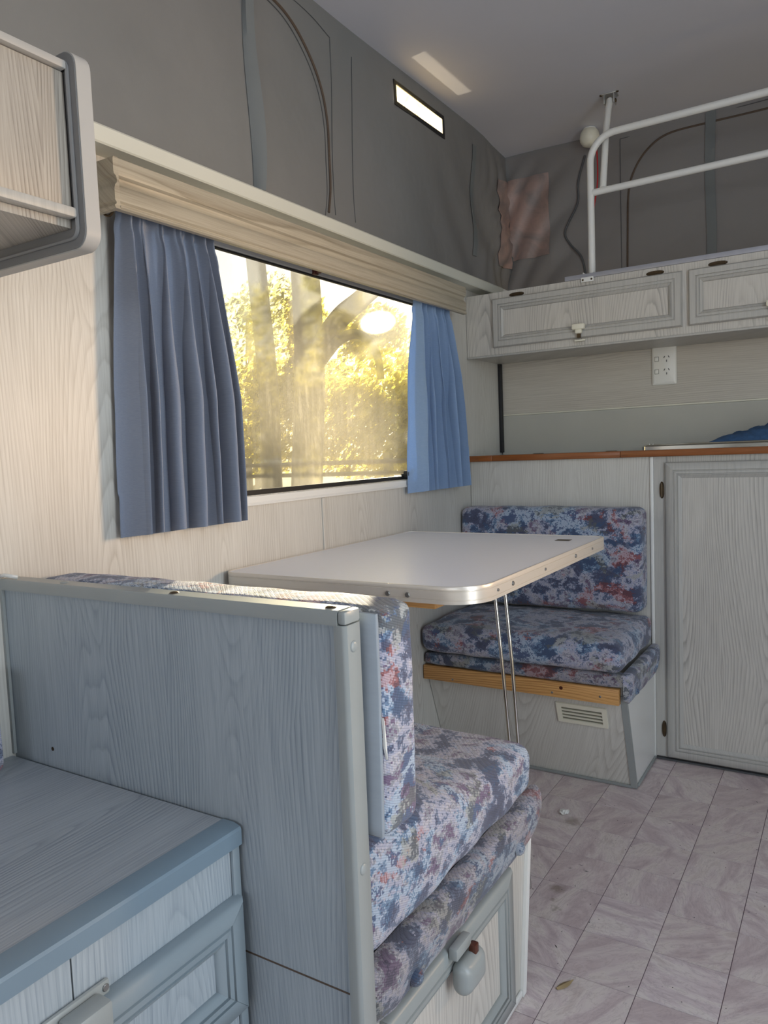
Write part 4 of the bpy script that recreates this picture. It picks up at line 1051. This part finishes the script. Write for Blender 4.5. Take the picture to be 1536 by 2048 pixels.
tree('thick forked grey trunk in the middle of the window view', (-3.5, 6.2, -0.3),
     [(-3.62, 6, -0.4), (-3.56, 6, .6), (-3.47, 6, 1.58), (-3.45, 6, 2.13), (-3.46, 6, 2.75), (-3.5, 6, 3.5), (-3.5, 6, 4.6)],
     [([(-3.42, 6, 1.85), (-3.25, 6, 2.05), (-3.05, 6, 2.24), (-2.8, 6, 2.38), (-2.45, 6, 2.62), (-2.3, 6.1, 3.1)], .12),
      ([(-3.34, 6, 1.82), (-3.22, 6, 1.93), (-3.08, 6, 2.03), (-2.90, 6, 2.06), (-2.75, 6, 1.97), (-2.66, 6, 1.8), (-2.64, 6, 1.62)], .06)],
     [((-2.9, 6.6, 4.6), (.8, 1.2, .7)), ((-3.45, 6.8, 3.3), (.2, .4, .25)), ((-3.15, 6.5, 2.75), (.2, .3, .14))], 1300, .06, 'leaf_green', 2, .165)
tree('golden backlit tree filling the right half of the window view', (-5.6, 11.5, 0.1),
     [(-5.6, 11.5, 0.0), (-5.6, 11.5, 1.0), (-5.5, 11.5, 2.2)], [([(-5.5, 11.5, 1.6), (-5.0, 11.5, 2.2), (-4.6, 11.6, 2.5)], .06)],
     [((-5.9, 11.3, 2.3), (1.1, .8, .8)), ((-5.1, 11.6, 2.0), (.6, .8, .8)), ((-5.6, 11.5, 1.4), (1.0, .9, .5)), ((-6.6, 11.6, 1.7), (.5, .6, .6)), ((-6.4, 11.5, .9), (1.2, .6, .45)), ((-7.4, 11.6, 1.6), (.55, .6, .8)), ((-5.2, 11.5, .9), (.7, .6, .4)), ((-6.3, 11.6, 3.1), (.7, .6, .5))], 9500, .085, 'leaf_gold', 3, .12)
tree('tall yellow-green tree behind the trunks, left part of the window view', (-9.4, 12.0, 0.3),
     [(-9.4, 12.0, 0.2), (-9.4, 12, 1.5), (-9.3, 12, 3.0)], [([(-9.4, 12, 1.8), (-8.8, 12, 2.5)], .07)],
     [((-9.6, 12, 2.1), (1.2, .8, .9)), ((-8.85, 12.3, 2.2), (.75, .8, 1.0)), ((-10.6, 12.3, 1.4), (1.2, .8, .7)), ((-8.5, 12.6, 3.6), (.45, .5, .9)), ((-9.4, 12, 1.0), (1.2, .7, .5)), ((-11.2, 12.2, 2.6), (.8, .7, .8)), ((-8.45, 12.3, 2.2), (.4, .5, .9))], 8000, .09, 'leaf_gold', 4, .13)
tree('pale grey-green tree far behind the others, at the left of the window view', (-13.5, 16.5, 0.9),
     [(-13.5, 16.5, 0.8), (-13.5, 16.5, 3), (-13.4, 16.5, 5)], [([(-13.5, 16.5, 3), (-12.6, 16.5, 4)], .09)],
     [((-13.8, 16.5, 4.0), (1.6, 1, 1.6)), ((-12.6, 16.6, 5.0), (1.4, 1, 1.0)), ((-12.0, 16.8, 2.6), (1.8, 1, 1.0)), ((-11.1, 17.2, 2.6), (1.2, 1, 1.0)), ((-14.5, 16.3, 2.2), (1.6, 1, .9))], 4200, .12, 'leaf_grey', 5, .18)
tree('broad olive tree low on the far bank, at the right of the window view', (-8.6, 17.5, 1.1),
     [(-8.6, 17.5, 1.0), (-8.6, 17.5, 2), (-8.5, 17.5, 3)], [([(-8.6, 17.5, 1.8), (-8, 17.5, 2.6)], .08)],
     [((-8.9, 17.5, 2.3), (.85, 1, 1.0)), ((-8.0, 17.6, 2.2), (1.0, 1, .9))], 3000, .11, 'leaf_green', 6, .16)
fe = thing('fence', 'low post-and-rail timber fence across the bank outside', 'fence', (-6, 10, 0))
fpts = [Vector((-10.5 + i * 1.35, 9.6 + 0.12 * i, 0)) for i in range(6)]
for p in fpts:
    z = ground_z(p.x, p.y); part('post', B(p.x - .06, p.x + .06, p.y - .06, p.y + .06, z - .1, .93, bev=.01), 'fencewood', fe)
for zz in (.62, .80):
    bm = tube(mk(), [(fpts[0].x - .5, fpts[0].y - .12, zz), (fpts[-1].x + .4, fpts[-1].y - .02, zz)], .035, 8); part('fence_rail', bm, 'fencewood', fe)

sc.cycles.max_bounces = 10; sc.cycles.transparent_max_bounces = 12
sc.cycles.diffuse_bounces = 5
